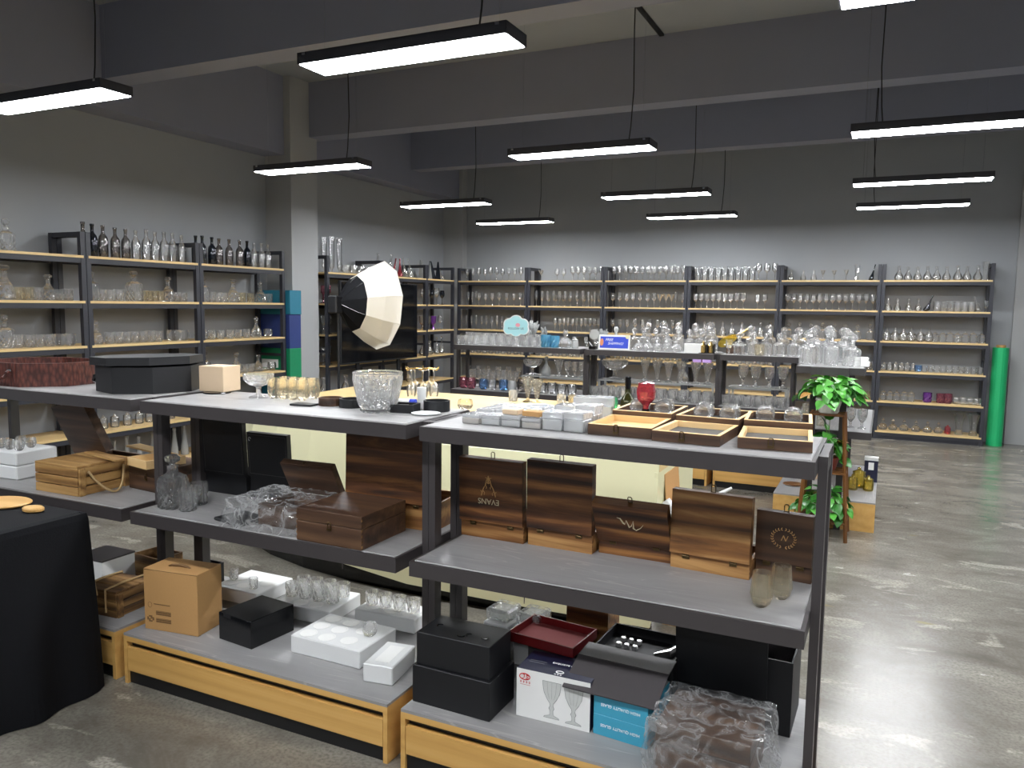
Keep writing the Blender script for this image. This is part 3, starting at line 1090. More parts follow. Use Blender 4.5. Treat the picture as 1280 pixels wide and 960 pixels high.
for q in (-1, 1):
    MB().cbox(q * .055 - .014, q * .055 + .014, yf - .012, yf + .001, .072, .084, .003).build('handle_mount', M['chrome'], c)
MB().prism(octagon(.23, sx=1.1, sy=.86), .012, .06).build('foam_insert', M['black'], c)


# ------------------------------------------------------------------ glassware meshes (shared)
GM = {}


def gm(kind, mat):
    """shared mesh of a glassware kind with height 1 unit = metres as listed"""
    key = (kind, mat)
    if key in GM:
        return GM[key]
    b = MB()
    sm = True
    if kind == 'wine':        # .20 high
        b.lathe([(.032, 0), (.031, .003), (.006, .008), (.004, .03), (.004, .085), (.010, .095), (.028, .112), (.036, .135), (.037, .155), (.033, .18), (.029, .20)], 12)
    elif kind == 'flute':     # .23
        b.lathe([(.030, 0), (.029, .003), (.005, .008), (.004, .08), (.010, .092), (.020, .115), (.024, .15), (.024, .19), (.021, .23)], 12)
    elif kind == 'martini':   # .18
        b.lathe([(.034, 0), (.033, .003), (.005, .008), (.004, .09), (.008, .095), (.050, .18)], 12)
    elif kind == 'goblet':    # .17 pressed goblet
        b.lathe([(.036, 0), (.035, .005), (.012, .014), (.009, .03), (.014, .04), (.009, .05), (.016, .06), (.034, .085), (.041, .12), (.042, .17)], 12)
        sm = False
    elif kind == 'tumbler':   # .09
        b.lathe([(.030, 0), (.034, .004), (.035, .020), (.036, .038), (.0365, .056), (.038, .090), (.0355, .090), (.0325, .05), (.030, .014), (.0, .012)], 16, cut=(.05, .002, .057, True))
        sm = False
    elif kind == 'cuttumbler':   # cut whisky tumbler .09
        b.lathe([(.030, 0), (.034, .004), (.031, .014), (.036, .026), (.032, .038), (.037, .050), (.0375, .09), (.0345, .09), (.031, .016), (.0, .014)], 20, cut=(.07, .003, .051, True))
        sm = False
    elif kind == 'facettumbler':  # diamond based tumbler .105
        b.lathe([(.018, 0), (.032, .012), (.041, .035), (.038, .06), (.0335, .105), (.0318, .105), (.036, .06), (.038, .036), (.028, .016), (0, .008)], 8)
        sm = False
    elif kind == 'roundtumbler':
        b.lathe([(.020, 0), (.034, .012), (.040, .035), (.038, .065), (.033, .09)], 14)
    elif kind == 'highball':  # .14
        b.lathe([(.028, 0), (.029, .004), (.033, .14)], 12)
    elif kind == 'mug':       # .10 with handle
        b.lathe([(.034, 0), (.037, .006), (.037, .10)], 12)
        b.tube([(.036, 0, .085), (.058, 0, .08), (.066, 0, .055), (.056, 0, .028), (.037, 0, .02)], .005, 6)
    elif kind == 'squat':     # .07 bowl glass
        b.lathe([(.022, 0), (.034, .01), (.042, .03), (.040, .055), (.036, .07)], 12)
    elif kind == 'bottle':    # .28
        b.lathe([(.036, 0), (.040, .006), (.042, .10), (.041, .155), (.034, .182), (.017, .205), (.0145, .22), (.0145, .262), (.018, .263), (.018, .28), (.0, .281)], 14)
    elif kind == 'milkbottle':
        b.lathe([(.036, 0), (.038, .01), (.034, .08), (.018, .20), (.014, .26), (.017, .262), (.017, .29), (0, .292)], 12)
    elif kind == 'vase':      # .26 flared
        b.lathe([(.045, 0), (.046, .02), (.036, .06), (.040, .13), (.055, .20), (.074, .26)], 12)
        sm = False
    elif kind == 'trumpet':   # .20
        b.lathe([(.040, 0), (.038, .006), (.012, .02), (.010, .035), (.020, .06), (.034, .13), (.052, .20)], 12)
        sm = False
    elif kind == 'cylinder':  # .40
        b.lathe([(.050, 0), (.049, .004), (.010, .012), (.012, .04), (.030, .06), (.034, .10), (.036, .40)], 12)
    elif kind == 'carafe':    # .22
        b.lathe([(.040, 0), (.060, .015), (.064, .05), (.050, .09), (.024, .13), (.018, .16), (.022, .20), (.032, .22)], 12)
    elif kind == 'teardrop':  # .26 leaning decanter
        b.lathe([(.02, 0), (.06, .012), (.066, .035), (.05, .07), (.028, .11), (.016, .17), (.012, .22), (.018, .26)], 12, T(0, 0, 0) @ Matrix.Shear('XY', 4, (.45, 0.0)))
    elif kind == 'wedge':     # angular decanter
        b.prism([(-.05, -.03), (.04, -.03), (.04, .03), (-.05, .03)], 0, .20, Matrix.Shear('XY', 4, (-.2, 0)), .25)
        sm = False
    elif kind == 'pitcher':   # .22
        b.lathe([(.042, 0), (.050, .01), (.056, .06), (.050, .13), (.040, .17), (.046, .22)], 12)
        b.tube([(.046, 0, .19), (.078, 0, .19), (.088, 0, .15), (.082, 0, .09), (.054, 0, .06)], .006, 6)
    elif kind == 'teapot':    # .16
        b.lathe([(.034, 0), (.055, .012), (.062, .045), (.050, .08), (.032, .094), (.034, .10), (.012, .115), (.009, .12), (.013, .13), (.009, .142), (0, .145)], 12)
        b.tube([(.055, 0, .03), (.08, 0, .06), (.09, 0, .09)], [.012, .008, .006], 6)
        b.tube([(-.050, 0, .075), (-.085, 0, .075), (-.088, 0, .04), (-.058, 0, .025)], .005, 6)
    elif kind == 'jar':       # .12 lidded
        b.lathe([(.036, 0), (.042, .008), (.042, .08), (.036, .09), (.040, .094), (.040, .10), (.014, .112), (.010, .118), (.013, .126), (0, .132)], 12)
    elif kind == 'perfume':   # .12
        b.lathe([(.034, 0), (.044, .008), (.046, .03), (.034, .055), (.012, .068), (.010, .08), (.018, .085), (.016, .10), (.006, .118), (0, .12)], 10)
        sm = False
    elif kind == 'decbody':   # square whisky decanter body .17
        b.lathe([(.046, 0), (.049, .005), (.0495, .022), (.0495, .040), (.0495, .058), (.050, .076), (.050, .115), (.044, .128), (.022, .142), (.017, .150), (.017, .172), (.023, .175)], 24, sq=.75, cut=(.045, .004, .077, True))
        sm = False
    elif kind == 'decround':
        b.lathe([(.048, 0), (.056, .008), (.058, .025), (.057, .045), (.052, .068), (.046, .09), (.026, .120), (.017, .140), (.017, .165), (.024, .172)], 18, cut=(.05, .006, .07, True))
        sm = False
    elif kind == 'stopper':   # .075 sits from 0
        b.lathe([(.013, 0), (.014, .014), (.009, .020), (.020, .034), (.026, .048), (.022, .064), (.010, .072), (0, .073)], 8)
        sm = False
    elif kind == 'stopflat':
        b.lathe([(.013, 0), (.013, .014), (.010, .020), (.030, .032), (.032, .046), (.020, .056), (0, .058)], 8)
        sm = False
    elif kind == 'decanter':  # body and stopper in one, for the far shelves (.24)
        b.lathe([(.046, 0), (.049, .006), (.050, .11), (.044, .125), (.020, .140), (.016, .150), (.016, .165), (.012, .172), (.022, .186), (.030, .205), (.024, .226), (.010, .238), (0, .24)], 12, sq=.6, cut=(.04, .003, .2, False))
        sm = False
    elif kind == 'decanterround':
        b.lathe([(.044, 0), (.056, .010), (.060, .045), (.045, .09), (.020, .125), (.015, .15), (.018, .158), (.010, .163), (.022, .18), (.026, .20), (.014, .218), (0, .222)], 12)
    elif kind == 'bowlfoot':  # pedestal dish .11
        b.lathe([(.045, 0), (.043, .006), (.012, .016), (.010, .04), (.014, .052), (.045, .062), (.066, .085), (.070, .11), (.066, .11), (.04, .068), (0, .06)], 16)
        sm = False
    elif kind == 'plate':
        b.lathe([(.03, 0), (.06, .006), (.085, .02), (.083, .022), (.03, .006), (0, .006)], 16)
    elif kind == 'candle':
        b.lathe([(.034, 0), (.033, .005), (.010, .015), (.008, .05), (.014, .06), (.008, .07), (.012, .10), (.028, .115), (.030, .19)], 10)
    elif kind == 'ornament':  # cut glass flower spray on a foot
        b.lathe([(.04, 0), (.04, .012), (.012, .02), (.010, .06), (.02, .07)], 10)
        rr = random.Random(5)
        for k in range(22):
            a, e = rr.uniform(0, 2 * PI), rr.uniform(-.2, 1.3)
            l = rr.uniform(.05, .085)
            p = Vector((math.cos(a) * math.cos(e) * l, .45 * math.sin(a) * math.cos(e) * l, .12 + math.sin(e) * l))
            b.tube([(0, 0, .07), tuple(p * .6 + Vector((0, 0, .03))), tuple(p)], [.006, .012, .004], 5)
        sm = False
    HEI[kind] = max(v[2] for v in b.v)
    GM[key] = b.mesh('glass_' + kind, M[mat], sm)
    return GM[key]


HEI = {}
PENDING = {}


def glassware(name, kind, mat, loc, h=None, rz=None, wscale=1.0):
    me = gm(kind, mat)
    o = link(name, me, None, loc, random.uniform(0, 6.28) if rz is None else rz)
    s = (h / HEI[kind]) if h else 1.0
    o.scale = (s * wscale, s * wscale, s)
    return o


def decanter_thing(label, loc, h, mat, body='decbody', stop='stopper', rz=0.0, group=None):
    """decanter with a separate stopper part; h is the overall height"""
    gm(body, mat)
    gm(stop, mat)
    s = h / (HEI[body] + HEI[stop] - .014)
    root = thing('decanter', label, 'decanter', loc, rz, group)
    root.scale = (s, s, s)
    link('body', gm(body, mat), root)
    link('stopper', gm(stop, mat), root, (0, 0, HEI[body] - .014))
    return root


# ------------------------------------------------------------------ things on the middle unit's top board
def tall_tumblers():
    k = 0
    for i in range(4):
        for j in range(2):
            x, y = -2.385 + i * .052, 2.62 + j * .07
            o = glassware('tumbler', 'roundtumbler', 'g_amber', (x, y, ZT), .09, wscale=.72)
            tag(o, '%s amber gold rim glass from left in %s row beside pedestal dish' % (ORD[i], 'back' if j else 'front'), 'glass', 'amber gold rim glasses on the middle unit')


tall_tumblers()
tag(glassware('pedestal_dish', 'bowlfoot', 'g_crystal', (-2.455, 2.60, ZT), .105), 'clear glass pedestal dish beside the amber gold rim glasses', 'dish')


def round_tray(name, label, x, y, r, h, mat, cat='tray'):
    b = MB().lathe([(r, 0), (r, h), (r - .006, h), (r - .006, .006), (0, .006)], 28)
    return tag(b.build(name, M[mat], None, (x, y, ZT), 0, False), label, cat)


MBc = MB().cbox(-.05, .05, -.03, .03, 0, .008, .002).build('coaster', M['black'], None, (-2.12, 2.50, ZT), R(5))
tag(MBc, 'flat black square coaster in front of the amber glasses', 'coaster')
round_tray('round_coaster_box', 'brownish black round coaster holder, left one of two', -2.035, 2.565, .05, .032, 'brownwood')
round_tray('round_coaster_box', 'black round coaster holder touching the crystal ice bucket', -1.925, 2.565, .055, .034, 'black')
round_tray('round_coaster_box', 'black round bowl on a white saucer at right end of middle unit', -1.575, 2.635, .052, .042, 'black')
tag(MB().lathe([(.03, 0), (.05, .002), (.056, .006), (.05, .007), (0, .005)], 24).build('saucer', M['whiteplastic'], None, (-1.56, 2.53, ZT)), 'small white saucer at right end of middle unit', 'saucer')
c = thing('square_tray', 'black square tray box right of the crystal ice bucket', 'tray', (-1.705, 2.50, ZT), R(12))
tray(MB(), .095, .085, .032, .005).build('body', M['black'], c)
MB().box(.006, .05, .006, .079, .02, .024).build('insert', M['grey'], c)
tag(MB().lathe([(.018, 0), (.018, .085), (.010, .085), (.010, .02), (0, .02)], 18).build('paper_roll', M['whitecard'], None, (-1.66, 2.66, ZT)), 'upright white paper roll behind the black square tray', 'paper roll')
c = thing('tape_tube', 'white tube with blue end lying behind crystal ice bucket', 'tube', (-1.80, 2.70, ZT + .014))
MB().tube([(-.03, 0, 0), (.05, .015, 0)], .014, 12).build('body', M['whitecard'], c)
MB().tube([(.05, .015, 0), (.075, .02, 0)], .0142, 12).build('cap', M['signblue'], c)


def ice_bucket():
    root = thing('ice_bucket', 'large cut crystal ice bucket on the middle unit', 'ice bucket', (-1.762, 2.505, ZT))
    n, b = 48, MB()
    prof = [(.062, 0), (.066, .006), (.064, .014), (.070, .026), (.0755, .045), (.0805, .065), (.085, .086), (.0895, .108), (.093, .130), (.095, .143), (.097, .152), (.094, .155), (.088, .150), (.080, .09), (.068, .034), (.0, .028)]
    vs, fs = [], []
    for i, (r, z) in enumerate(prof):
        for k in range(n):
            a = 2 * PI * k / n
            rr = r
            if 3 <= i <= 8:
                rr += .0042 * (1 if (k + i) % 2 else -1)
            if i in (1, 2):
                rr += .003 * (1 if k % 4 < 2 else -1)
            vs.append((rr * math.cos(a), rr * math.sin(a), z))
    for i in range(len(prof) - 1):
        for k in range(n):
            a, q = i * n + k, i * n + (k + 1) % n
            if (i + k) % 2:
                fs += [(a, q, q + n), (a, q + n, a + n)]
            else:
                fs += [(a, q, a + n), (q, q + n, a + n)]
    fs.append(tuple(range(n - 1, -1, -1)))
    b.add(vs, fs)
    b.build('bowl', M['g_cut'], root)
    # raised cut fans
    fan = MB()
    for k in range(8):
        a0 = 2 * PI * k / 8
        for j in range(-3, 4):
            p = []
            for t_ in (0, .5, 1):
                z = .032 + t_ * (.085 - abs(j) * .007)
                r = .0715 + (z - .03) * .21 + .0012
                a = a0 + j * .115 * t_
                p.append((r * math.cos(a), r * math.sin(a), z))
            fan.tube(p, [.0015, .0022, .0008], 5)
    fan.build('cut_fans', M['g_cut'], root)
    return root


M['g_cut'] = refractive('bucket_crystal', (.99, .995, .995), clear=.22, haze=.06)
ice_bucket()

# ------------------------------------------------------------------ clear plastic cases on the right unit's top board
CASES = []
rc = random.Random(3)
ci = 0
for j in range(3):
    for i in range(6):
        if j == 2 and i > 3:
            continue
        x = -1.335 + i * .077 + j * .004
        y = 2.405 + j * .10
        CASES.append((x, y, i, j))
ROWS = ['front', 'second', 'third']
for x, y, i, j in CASES:
    w, d = .070, .082
    if x + w > -.868:
        continue
    h = (.034, .036, .04, .036, .062, .066)[i] * (1.2 if j else 1)
    root = thing('plastic_case', '%s clear plastic case from left in the %s row on right unit' % (ORD[i], ROWS[j]), 'plastic case', (x, y, ZT + .0005), R(rc.uniform(-3, 3)), 'clear plastic cases on the right unit')
    MB().cbox(0, w, 0, d, 0, h * .62, .003).build('tray', M['acrylic'], root)
    MB().cbox(-.001, w + .001, -.001, d + .001, h * .62 + .0005, h, .003).build('lid', M['acrylic'], root)
    MB().cbox(.008, w - .008, .008, d - .008, .003, h * .5, .003).build('contents', M['whitecard' if (i + j) % 3 else 'tan'], root)

def lumpy(name, label, cat, loc, size, mat, seed, rz=0, amp=.25):
    bm = bmesh.new()
    bmesh.ops.create_icosphere(bm, subdivisions=3, radius=1)
    for v in bm.verts:
        n = noise.noise(v.co * 1.7 + Vector((seed * 3.1, 0, 0))) + .5 * noise.noise(v.co * 4 + Vector((0, seed, 0)))
        v.co *= 1 + amp * n
        v.co = Vector((v.co.x * size[0] / 2, v.co.y * size[1] / 2, max(0, (v.co.z + .75) * size[2] / 1.75)))
    me = bpy.data.meshes.new(name)
    bm.to_mesh(me)
    bm.free()
    me.materials.append(M[mat])
    return tag(link(name, me, None, loc, R(rz)), label, cat)


lumpy('clear_bag', 'crumpled clear bag of small goods at left end of right unit', 'bag', (-1.31, 2.635 + .07, ZT), (.11, .08, .045), 'film', 1)
lumpy('padded_pouch', 'white padded pouch behind the plastic cases', 'pouch', (-1.17, 2.725, ZT), (.15, .07, .045), 'foam', 2)
c = carton('plastic_box', 'largest clear plastic box stacked behind the front row cases', 'plastic box', -1.005, 2.635, ZT + .0605, 14, .145, .075, .03, M['acrylic'])
c = carton('plastic_box', 'lower clear plastic box carrying the largest one', 'plastic box', -1.0, 2.645, ZT + .0005, 8, .13, .07, .0595, M['acrylic'])
c = carton('paper_pack', 'beige pack lying on the plastic cases', 'pack', -1.185, 2.42, ZT + .0415, -4, .062, .05, .018, M['tan'])
c = carton('paper_pack', 'pale brown pack lying right of the beige pack', 'pack', -1.108, 2.418, ZT + .0405, -3, .068, .05, .018, M['kraft'])

# wine bottle and wine stopper on the desk / right unit
c = thing('wine_bottle', 'green wine bottle with dark neck standing behind plastic cases', 'bottle', (-1.315, 4.32, .84))
c.scale = (1.12, 1.12, 1.16)
MB().lathe([(.036, 0), (.038, .008), (.038, .17), (.034, .20), (.016, .225), (.0145, .25), (.0145, .27)], 18).build('body', M['winegreen'], c, smooth=True)
MB().lathe([(.0155, .25), (.0155, .31), (0, .311)], 14, cap_bottom=False).build('foil', M['blackgloss'], c)
MB().lathe([(.0385, .06), (.0385, .14)], 18, cap_bottom=False).build('paper_label', M['cream'], c)
c = thing('wine_pourer', 'red bulb wine pourer on a black stopper behind the gift boxes', 'wine pourer', (-.765, 2.735, ZT))
MB().lathe([(.018, 0), (.019, .03), (.013, .045), (.012, .052)], 14).build('stopper', M['blackgloss'], c)
MB().lathe([(.010, .052), (.012, .066), (.030, .085), (.034, .115), (.028, .145), (0, .150)], 8).build('bulb', M['g_red'], c)
# tumblers bedded in the three flat gift boxes
for fbx, (bx, by, rz, lab) in enumerate(((-.862, 2.40, 0, 'leftmost'), (-.645, 2.385, -3, 'middle'), (-.383, 2.385, 5, 'rightmost'))):
    for q in range(2):
        lx, ly = .06 + q * .09, .25 + .10
        a = R(rz)
        wx, wy = bx + lx * math.cos(a) - ly * math.sin(a), by + lx * math.sin(a) + ly * math.cos(a)
        o = link('tumbler', gm('tumbler', 'g_crystal'), None, (wx, wy, ZT + .032 + .022))
        o.scale = (.82, .82, .82)
        o.rotation_euler = (R(-90), 0, R(rz))
        tag(o, '%s cut tumbler bedded in the %s flat gift box' % (('left', 'right')[q], lab), 'glass', 'tumblers bedded in gift boxes')


# ------------------------------------------------------------------ middle shelf of the middle unit
def film_wrap(parent, x0, x1, y0, y1, z0, z1, seed, amp=.012, name='plastic_wrap', flare=0.0):
    """crumpled plastic film hugging a box"""
    bm = bmesh.new()
    bmesh.ops.create_cube(bm, size=1.0)
    bmesh.ops.subdivide_edges(bm, edges=bm.edges[:], cuts=13, use_grid_fill=True)
    sx, sy, sz = x1 - x0, y1 - y0, z1 - z0
    for v in bm.verts:
        c = v.co.copy()
        p = Vector(((c.x + .5) * sx + x0, (c.y + .5) * sy + y0, (c.z + .5) * sz + z0))
        n = Vector((c.x, c.y, c.z)).normalized()
        k = noise.noise(p * 22 + Vector((seed, 0, 0))) + .6 * noise.noise(p * 55 + Vector((0, seed, 0)))
        low = 1.0 - (c.z + .5)
        p += n * (amp * (0.9 + k))
        if flare:
            p.x += flare * low * c.x * (1 + .8 * noise.noise(p * 14))
            p.y += flare * .4 * low * c.y
        p.z = max(p.z, z0)
        v.co = p
    bm.faces.ensure_lookup_table()
    me = bpy.data.meshes.new(name)
    bm.to_mesh(me)
    bm.free()
    me.materials.append(M['film'])
    return link(name, me, parent)


def closed_box(label, x, y, z, rz, w, d, h, mat, lid_frac=.38):
    root = thing('wooden_gift_box', label, 'wooden box', (x, y, z), R(rz), 'closed wooden gift boxes on the display units')
    hz = h * (1 - lid_frac)
    bd = MB().cbox(0, w, 0, d, 0, hz - .001, .0015).build('body', mat, root)
    ld = MB().cbox(0, w, 0, d, hz + .001, h, .0015).build('lid', mat, root)
    for sx in (0, w):
        for k in range(6):
            z0 = h * (.05 + .16 * k)
            MB().box(sx - .001, sx + .001, .0005, .008, z0, z0 + h * .08).build('finger_joint', M['rustic'], bd)
    clasp(root, T(w * .52, -.003, hz - .002), M['brass'])
    return root


closed_box('closed brown wooden gift box in front of the crumpled plastic bag', -1.93, 2.225, ZM_, 0, .292, .285, .122, M['brownwood'])
# big open box behind it
g, lo, m = gift_box('largest open wooden gift box, lid reaching up to the middle board', -1.93, 2.53, ZM_, 2, .40, .24, .105, .33, -2, M['darkwood'], body_mat=M['midwood'])
# box in crumpled plastic with lid up
c = thing('wooden_gift_box', 'brown wooden gift box in crumpled plastic with raised lid', 'wooden box', (-2.195, 2.31, ZM_), R(3), 'opened wooden gift boxes on the display units')
tray(MB(), .25, .22, .085, .010).build('body', M['brownwood'], c)
m = T(0, .205, .09) @ RX(28)
b = MB()
b.box(0, .25, 0, .012, 0, .15, m)
b.box(0, .25, -.0, .03, .138, .15, m)
b.box(.24, .25, .012, .03, 0, .138, m)
lo = b.build('lid', M['brownwood'], c)
clasp(lo, m @ T(.12, .01, .15))
film_wrap(c, -.085, .245, -.07, .20, .001, .105, 2.0, .010, flare=.05)

# two tall black boxes
for x, y, w, h, hl, lab in ((-2.80, 2.62, .24, .10, .262, 'tall open black gift box, left of two beside the decanter'),
                            (-2.545, 2.635, .225, .11, .20, 'tall open black gift box with white mark, right of two')):
    c = thing('black_gift_box', lab, 'box', (x, y, ZM_), R(1))
    tray(MB(), w, .14, h, .006).build('body', M['black'], c)
    m = T(0, -.004, h * .9) @ RX(3)
    b = MB()
    b.box(0, w, -.006, 0, 0, hl, m)
    b.box(0, w, 0, .02, hl - .006, hl, m)
    b.box(0, .006, 0, .02, 0, hl - .006, m)
    b.box(w - .006, w, 0, .02, 0, hl - .006, m)
    lo = b.build('lid', M['black'], c)
    b = MB()
    for a in ((.008, w - .008, .012, .0135), (.008, .0095, .012, hl - .01), (w - .0095, w - .008, .012, hl - .01), (.008, w - .008, hl - .0115, hl - .01)):
        b.box(a[0], a[1], -.0068, -.006, a[2], a[3], m)
    b.build('edge_line', M['grey'], lo)
    if 'white mark' in lab:
        b = MB()
        b.tube([m @ Vector((.016 + .006 * math.cos(t), -.0065, hl - .03 + .008 * math.sin(t))) for t in [k * .7 for k in range(8)]], .0012, 5)
        b.build('printed_mark', M['printwhite'], lo)
tag(MB().cbox(-.085, .085, -.07, .07, 0, .014, .004).build('black_pad', M['black'], None, (-2.30, 2.325, ZM_), R(-12)), 'flat black pad lying before the crumpled plastic bag', 'pad')
decanter_thing('cut crystal whisky decanter with stopper on the middle unit', (-2.70, 2.345, ZM_), .228, 'g_hero', 'decbody', 'stopflat', R(10))
for x, y, lab in ((-2.645, 2.43, 'cut crystal tumbler behind, touching the crystal whisky decanter'), (-2.605, 2.335, 'front cut crystal tumbler right of the crystal whisky decanter')):
    tag(glassware('tumbler', 'cuttumbler', 'g_hero', (x, y, ZM_), .095, wscale=.95), lab, 'glass')
# amber glasses on the right unit
for x, y, lab in ((-.290, 2.345, 'front amber faceted glass beside the wreath box'), (-.245, 2.435, 'rear amber faceted glass beside the wreath box')):
    tag(glassware('tumbler', 'facettumbler', 'g_heroamber', (x, y, ZM_), .105, wscale=.82), lab, 'glass')


# ------------------------------------------------------------------ middle shelf of the left unit
def plank_crate(label, x, y, z, rz, w, d, h, mat, nplank=3, lid=True):
    root = thing('wooden_crate', label, 'crate', (x, y, z), R(rz), 'rustic wooden crates')
    g = .004
    ph = (h - g * (nplank - 1)) / nplank
    for k in range(nplank):
        z0 = k * (ph + g)
        for y0 in (0, d - .012):
            MB().cbox(0, w, y0, y0 + .012, z0, z0 + ph, .002).build('plank', mat, root)
        for x0 in (0, w - .012):
            MB().cbox(x0, x0 + .012, .0125, d - .0125, z0, z0 + ph, .002).build('plank', M['cratewood_y' if mat == M['cratewood'] else 'rustic_y'], root)
    for x0, y0 in ((w, .004), (w, d - .034)):
        MB().cbox(x0, x0 + .010, y0, y0 + .03, 0, h, .002).build('batten', mat, root)
    if lid:
        n = 3
        pd = (d - g * (n - 1)) / n
        for k in range(n):
            MB().cbox(0, w, k * (pd + g), k * (pd + g) + pd, h + .0005, h + .012, .002).build('lid_plank', mat, root)
    return root


c = plank_crate('rustic wooden crate with looped rope handle on the left unit', -3.49, 2.265, ZM_, 1, .285, .27, .125, M['cratewood'])
pts = [(.297, .045, .105)]
for k in range(13):
    t = k / 12
    pts.append((.302 + .055 * math.sin(t * PI), .045 + .18 * t, .105 - .098 * math.sin(t * PI) ** .8))
pts.append((.297, .225, .105))
MB().tube(pts, .0055, 8).build('rope_handle', M['rope'], c)
# dark lid standing up behind: belongs to an open brown box behind the crate
c = thing('wooden_gift_box', 'dark brown gift box with its lid standing up behind the crate', 'wooden box', (-3.60, 2.56, ZM_), R(-3), 'opened wooden gift boxes on the display units')
tray(MB(), .27, .19, .10, .010).build('body', M['brownwood'], c)
m = T(0, .0, .10) @ RX(18) @ RY(-12)
b = MB()
b.box(0, .27, -.012, 0, 0, .27, m)
b.box(.258, .27, 0, .03, 0, .27, m)
b.box(0, .012, 0, .03, 0, .27, m)
b.box(0, .27, 0, .03, .258, .27, m)
b.build('lid', M['brownwood'], c)
# brown box with an opened pale box on it
c = closed_box('dark brown wooden box right of the rope handled crate', -3.165, 2.50, ZM_, -6, .255, .25, .115, M['brownwood'])
c = thing('pale_wooden_tray', 'pale wooden box lying open on the dark brown box', 'wooden box', (-3.28, 2.50, ZM_ + .142), R(-12))
m = RX(0)
tray(MB(), .17, .19, .038, .007, mat=T(.15, .0, -.0255)).build('body', M['palewood'], c)
m = T(-.14, -.06, -.001) @ RY(0)
MB().box(0, .30, 0, .055, 0, .008, m).build('lid', M['cratewood'], c)
MB().box(-.10, .14, .12, .19, .012, .020).build('flap', M['palewood'], c)
# white foam box with glasses at the left edge
c = thing('foam_box', 'white foam box with glasses on it at left edge', 'foam box', (-3.985, 2.335, ZM_), R(2))
MB().cbox(0, .235, 0, .22, 0, .066, .006).build('lower_half', M['foam'], c)
MB().cbox(.002, .233, .002, .218, .067, .135, .006).build('upper_half', M['foam'], c)
for k, (dx, dy) in enumerate(((.05, .05), (.12, .05), (.19, .05), (.08, .13), (.16, .13))):
    tag(glassware('tumbler', 'squat', 'g_crystal', (-3.985 + dx, 2.34 + dy, ZM_ + .136), .05, wscale=.8),
        '%s clear glass in the %s row on the white foam box' % (('left', 'middle', 'right', 'left', 'right')[k], 'front' if k < 3 else 'back'), 'glass', 'glasses on the white foam box')


# ------------------------------------------------------------------ base of the left unit
c = plank_crate('smoked wooden crate tied with jute rope on the left base', -3.165, 2.235, ZB_, 4, .205, .20, .105, M['rustic'], 3)
MB().tube([(.02, -.004, .02), (.02, -.004, .122), (.02, .10, .126), (.02, .204, .122), (.02, .206, .02)], .005, 6).build('rope', M['rope'], c)
MB().tube([(.15, -.004, .02), (.15, -.004, .122), (.15, .10, .126), (.15, .204, .122), (.15, .206, .02)], .005, 6).build('rope', M['rope'], c)
MB().tube([(.02, .03, .128), (.06, .02, .14), (.10, -.01, .13), (.12, -.02, .10), (.09, -.02, .085), (.06, -.015, .10)], .004, 6).build('rope_knot', M['rope'], c)
c = carton('grey_gift_box', 'grey and white box partly hidden by the black tablecloth', 'box', -3.47, 2.42, ZB_, 0, .20, .18, .15, M['whitecard'])
MB().box(-.001, .201, -.001, .181, .15, .158).build('lid', M['grey'], c)
c = thing('wooden_tray_box', 'open wooden box with wrapped glass behind the smoked crate', 'wooden box', (-3.32, 2.63, ZB_), R(-4))
tray(MB(), .19, .14, .13, .008).build('body', M['rustic'], c)
MB().box(-.002, .192, -.003, .0, .03, .095).build('paper_band', M['cratewood'], c)
c = thing('hexagonal_case', 'black hexagonal box behind the smoked crate', 'case', (-3.03, 2.56, ZB_), R(12))
hexa = [(.10 * math.cos(R(60 * k)), .085 * math.sin(R(60 * k))) for k in range(6)]
MB().prism(hexa, 0, .06).build('body', M['brownwood'], c)
MB().prism([(x * 1.04, y * 1.04) for x, y in hexa], .061, .10).build('lid', M['black'], c)
c = thing('black_gift_box', 'black lidless box at the back of the left base', 'box', (-2.985, 2.66, ZB_), R(0))
tray(MB(), .115, .12, .11, .005).build('body', M['black'], c)
c = thing('black_tray', 'low black tray with a square hole beside the left unit post', 'tray', (-2.965, 2.42, ZB_), R(-4))
tray(MB(), .095, .10, .05, .012).build('body', M['black'], c)


# ------------------------------------------------------------------ base of the middle unit
c = carton('cardboard_carton', 'brown cardboard carton with carry handle on the middle base', 'carton', -2.765, 2.235, ZB_, 8, .27, .155, .262, M['kraft'])
MB().tube([(.08, .06, .2625), (.095, .06, .268), (.135, .06, .272), (.175, .06, .268), (.19, .06, .2625)], [.003, .005, .006, .005, .003], 6).build('carry_handle', M['kraftprint'], c)
MB().box(-.0005, .2705, -.0006, .0, .258, .2605).build('flap_edge', M['kraftprint'], c)
pr = MB()
for z0 in (.036, .068):
    for k in range(9):
        pr.box(.060 + k * .0085, .0675 + k * .0085, -.0008, 0, z0, z0 + .006)
        pr.box(.060 + k * .0085, .0675 + k * .0085, -.0008, 0, z0 + .008, z0 + .014)
    pr.box(.060, .136, -.0008, 0, z0 + .016, z0 + .0175)
for k in range(4):
    for j in range(4):
        if (k + j) % 3:
            pr.box(.014 + k * .009, .022 + k * .009, -.0008, 0, .034 + j * .007, .040 + j * .007)
pr.box(.050, .132, -.0008, 0, .112, .1155)
pr.tube([(.03 + .010 * math.cos(t), -.0005, .108 + .012 * math.sin(t)) for t in [q * 2 * PI / 12 for q in range(12)]], .0008, 4, True)
pr.build('printed_panel', M['kraftprint'], c)
c = carton('black_gift_box', 'plain glossy black carton right of the cardboard carton', 'box', -2.41, 2.30, ZB_, -6, .195, .225, .115, M['blackgloss'])
MB().box(.03, .075, -.0006, .0, .100, .1155).build('tuck_flap', M['black'], c)


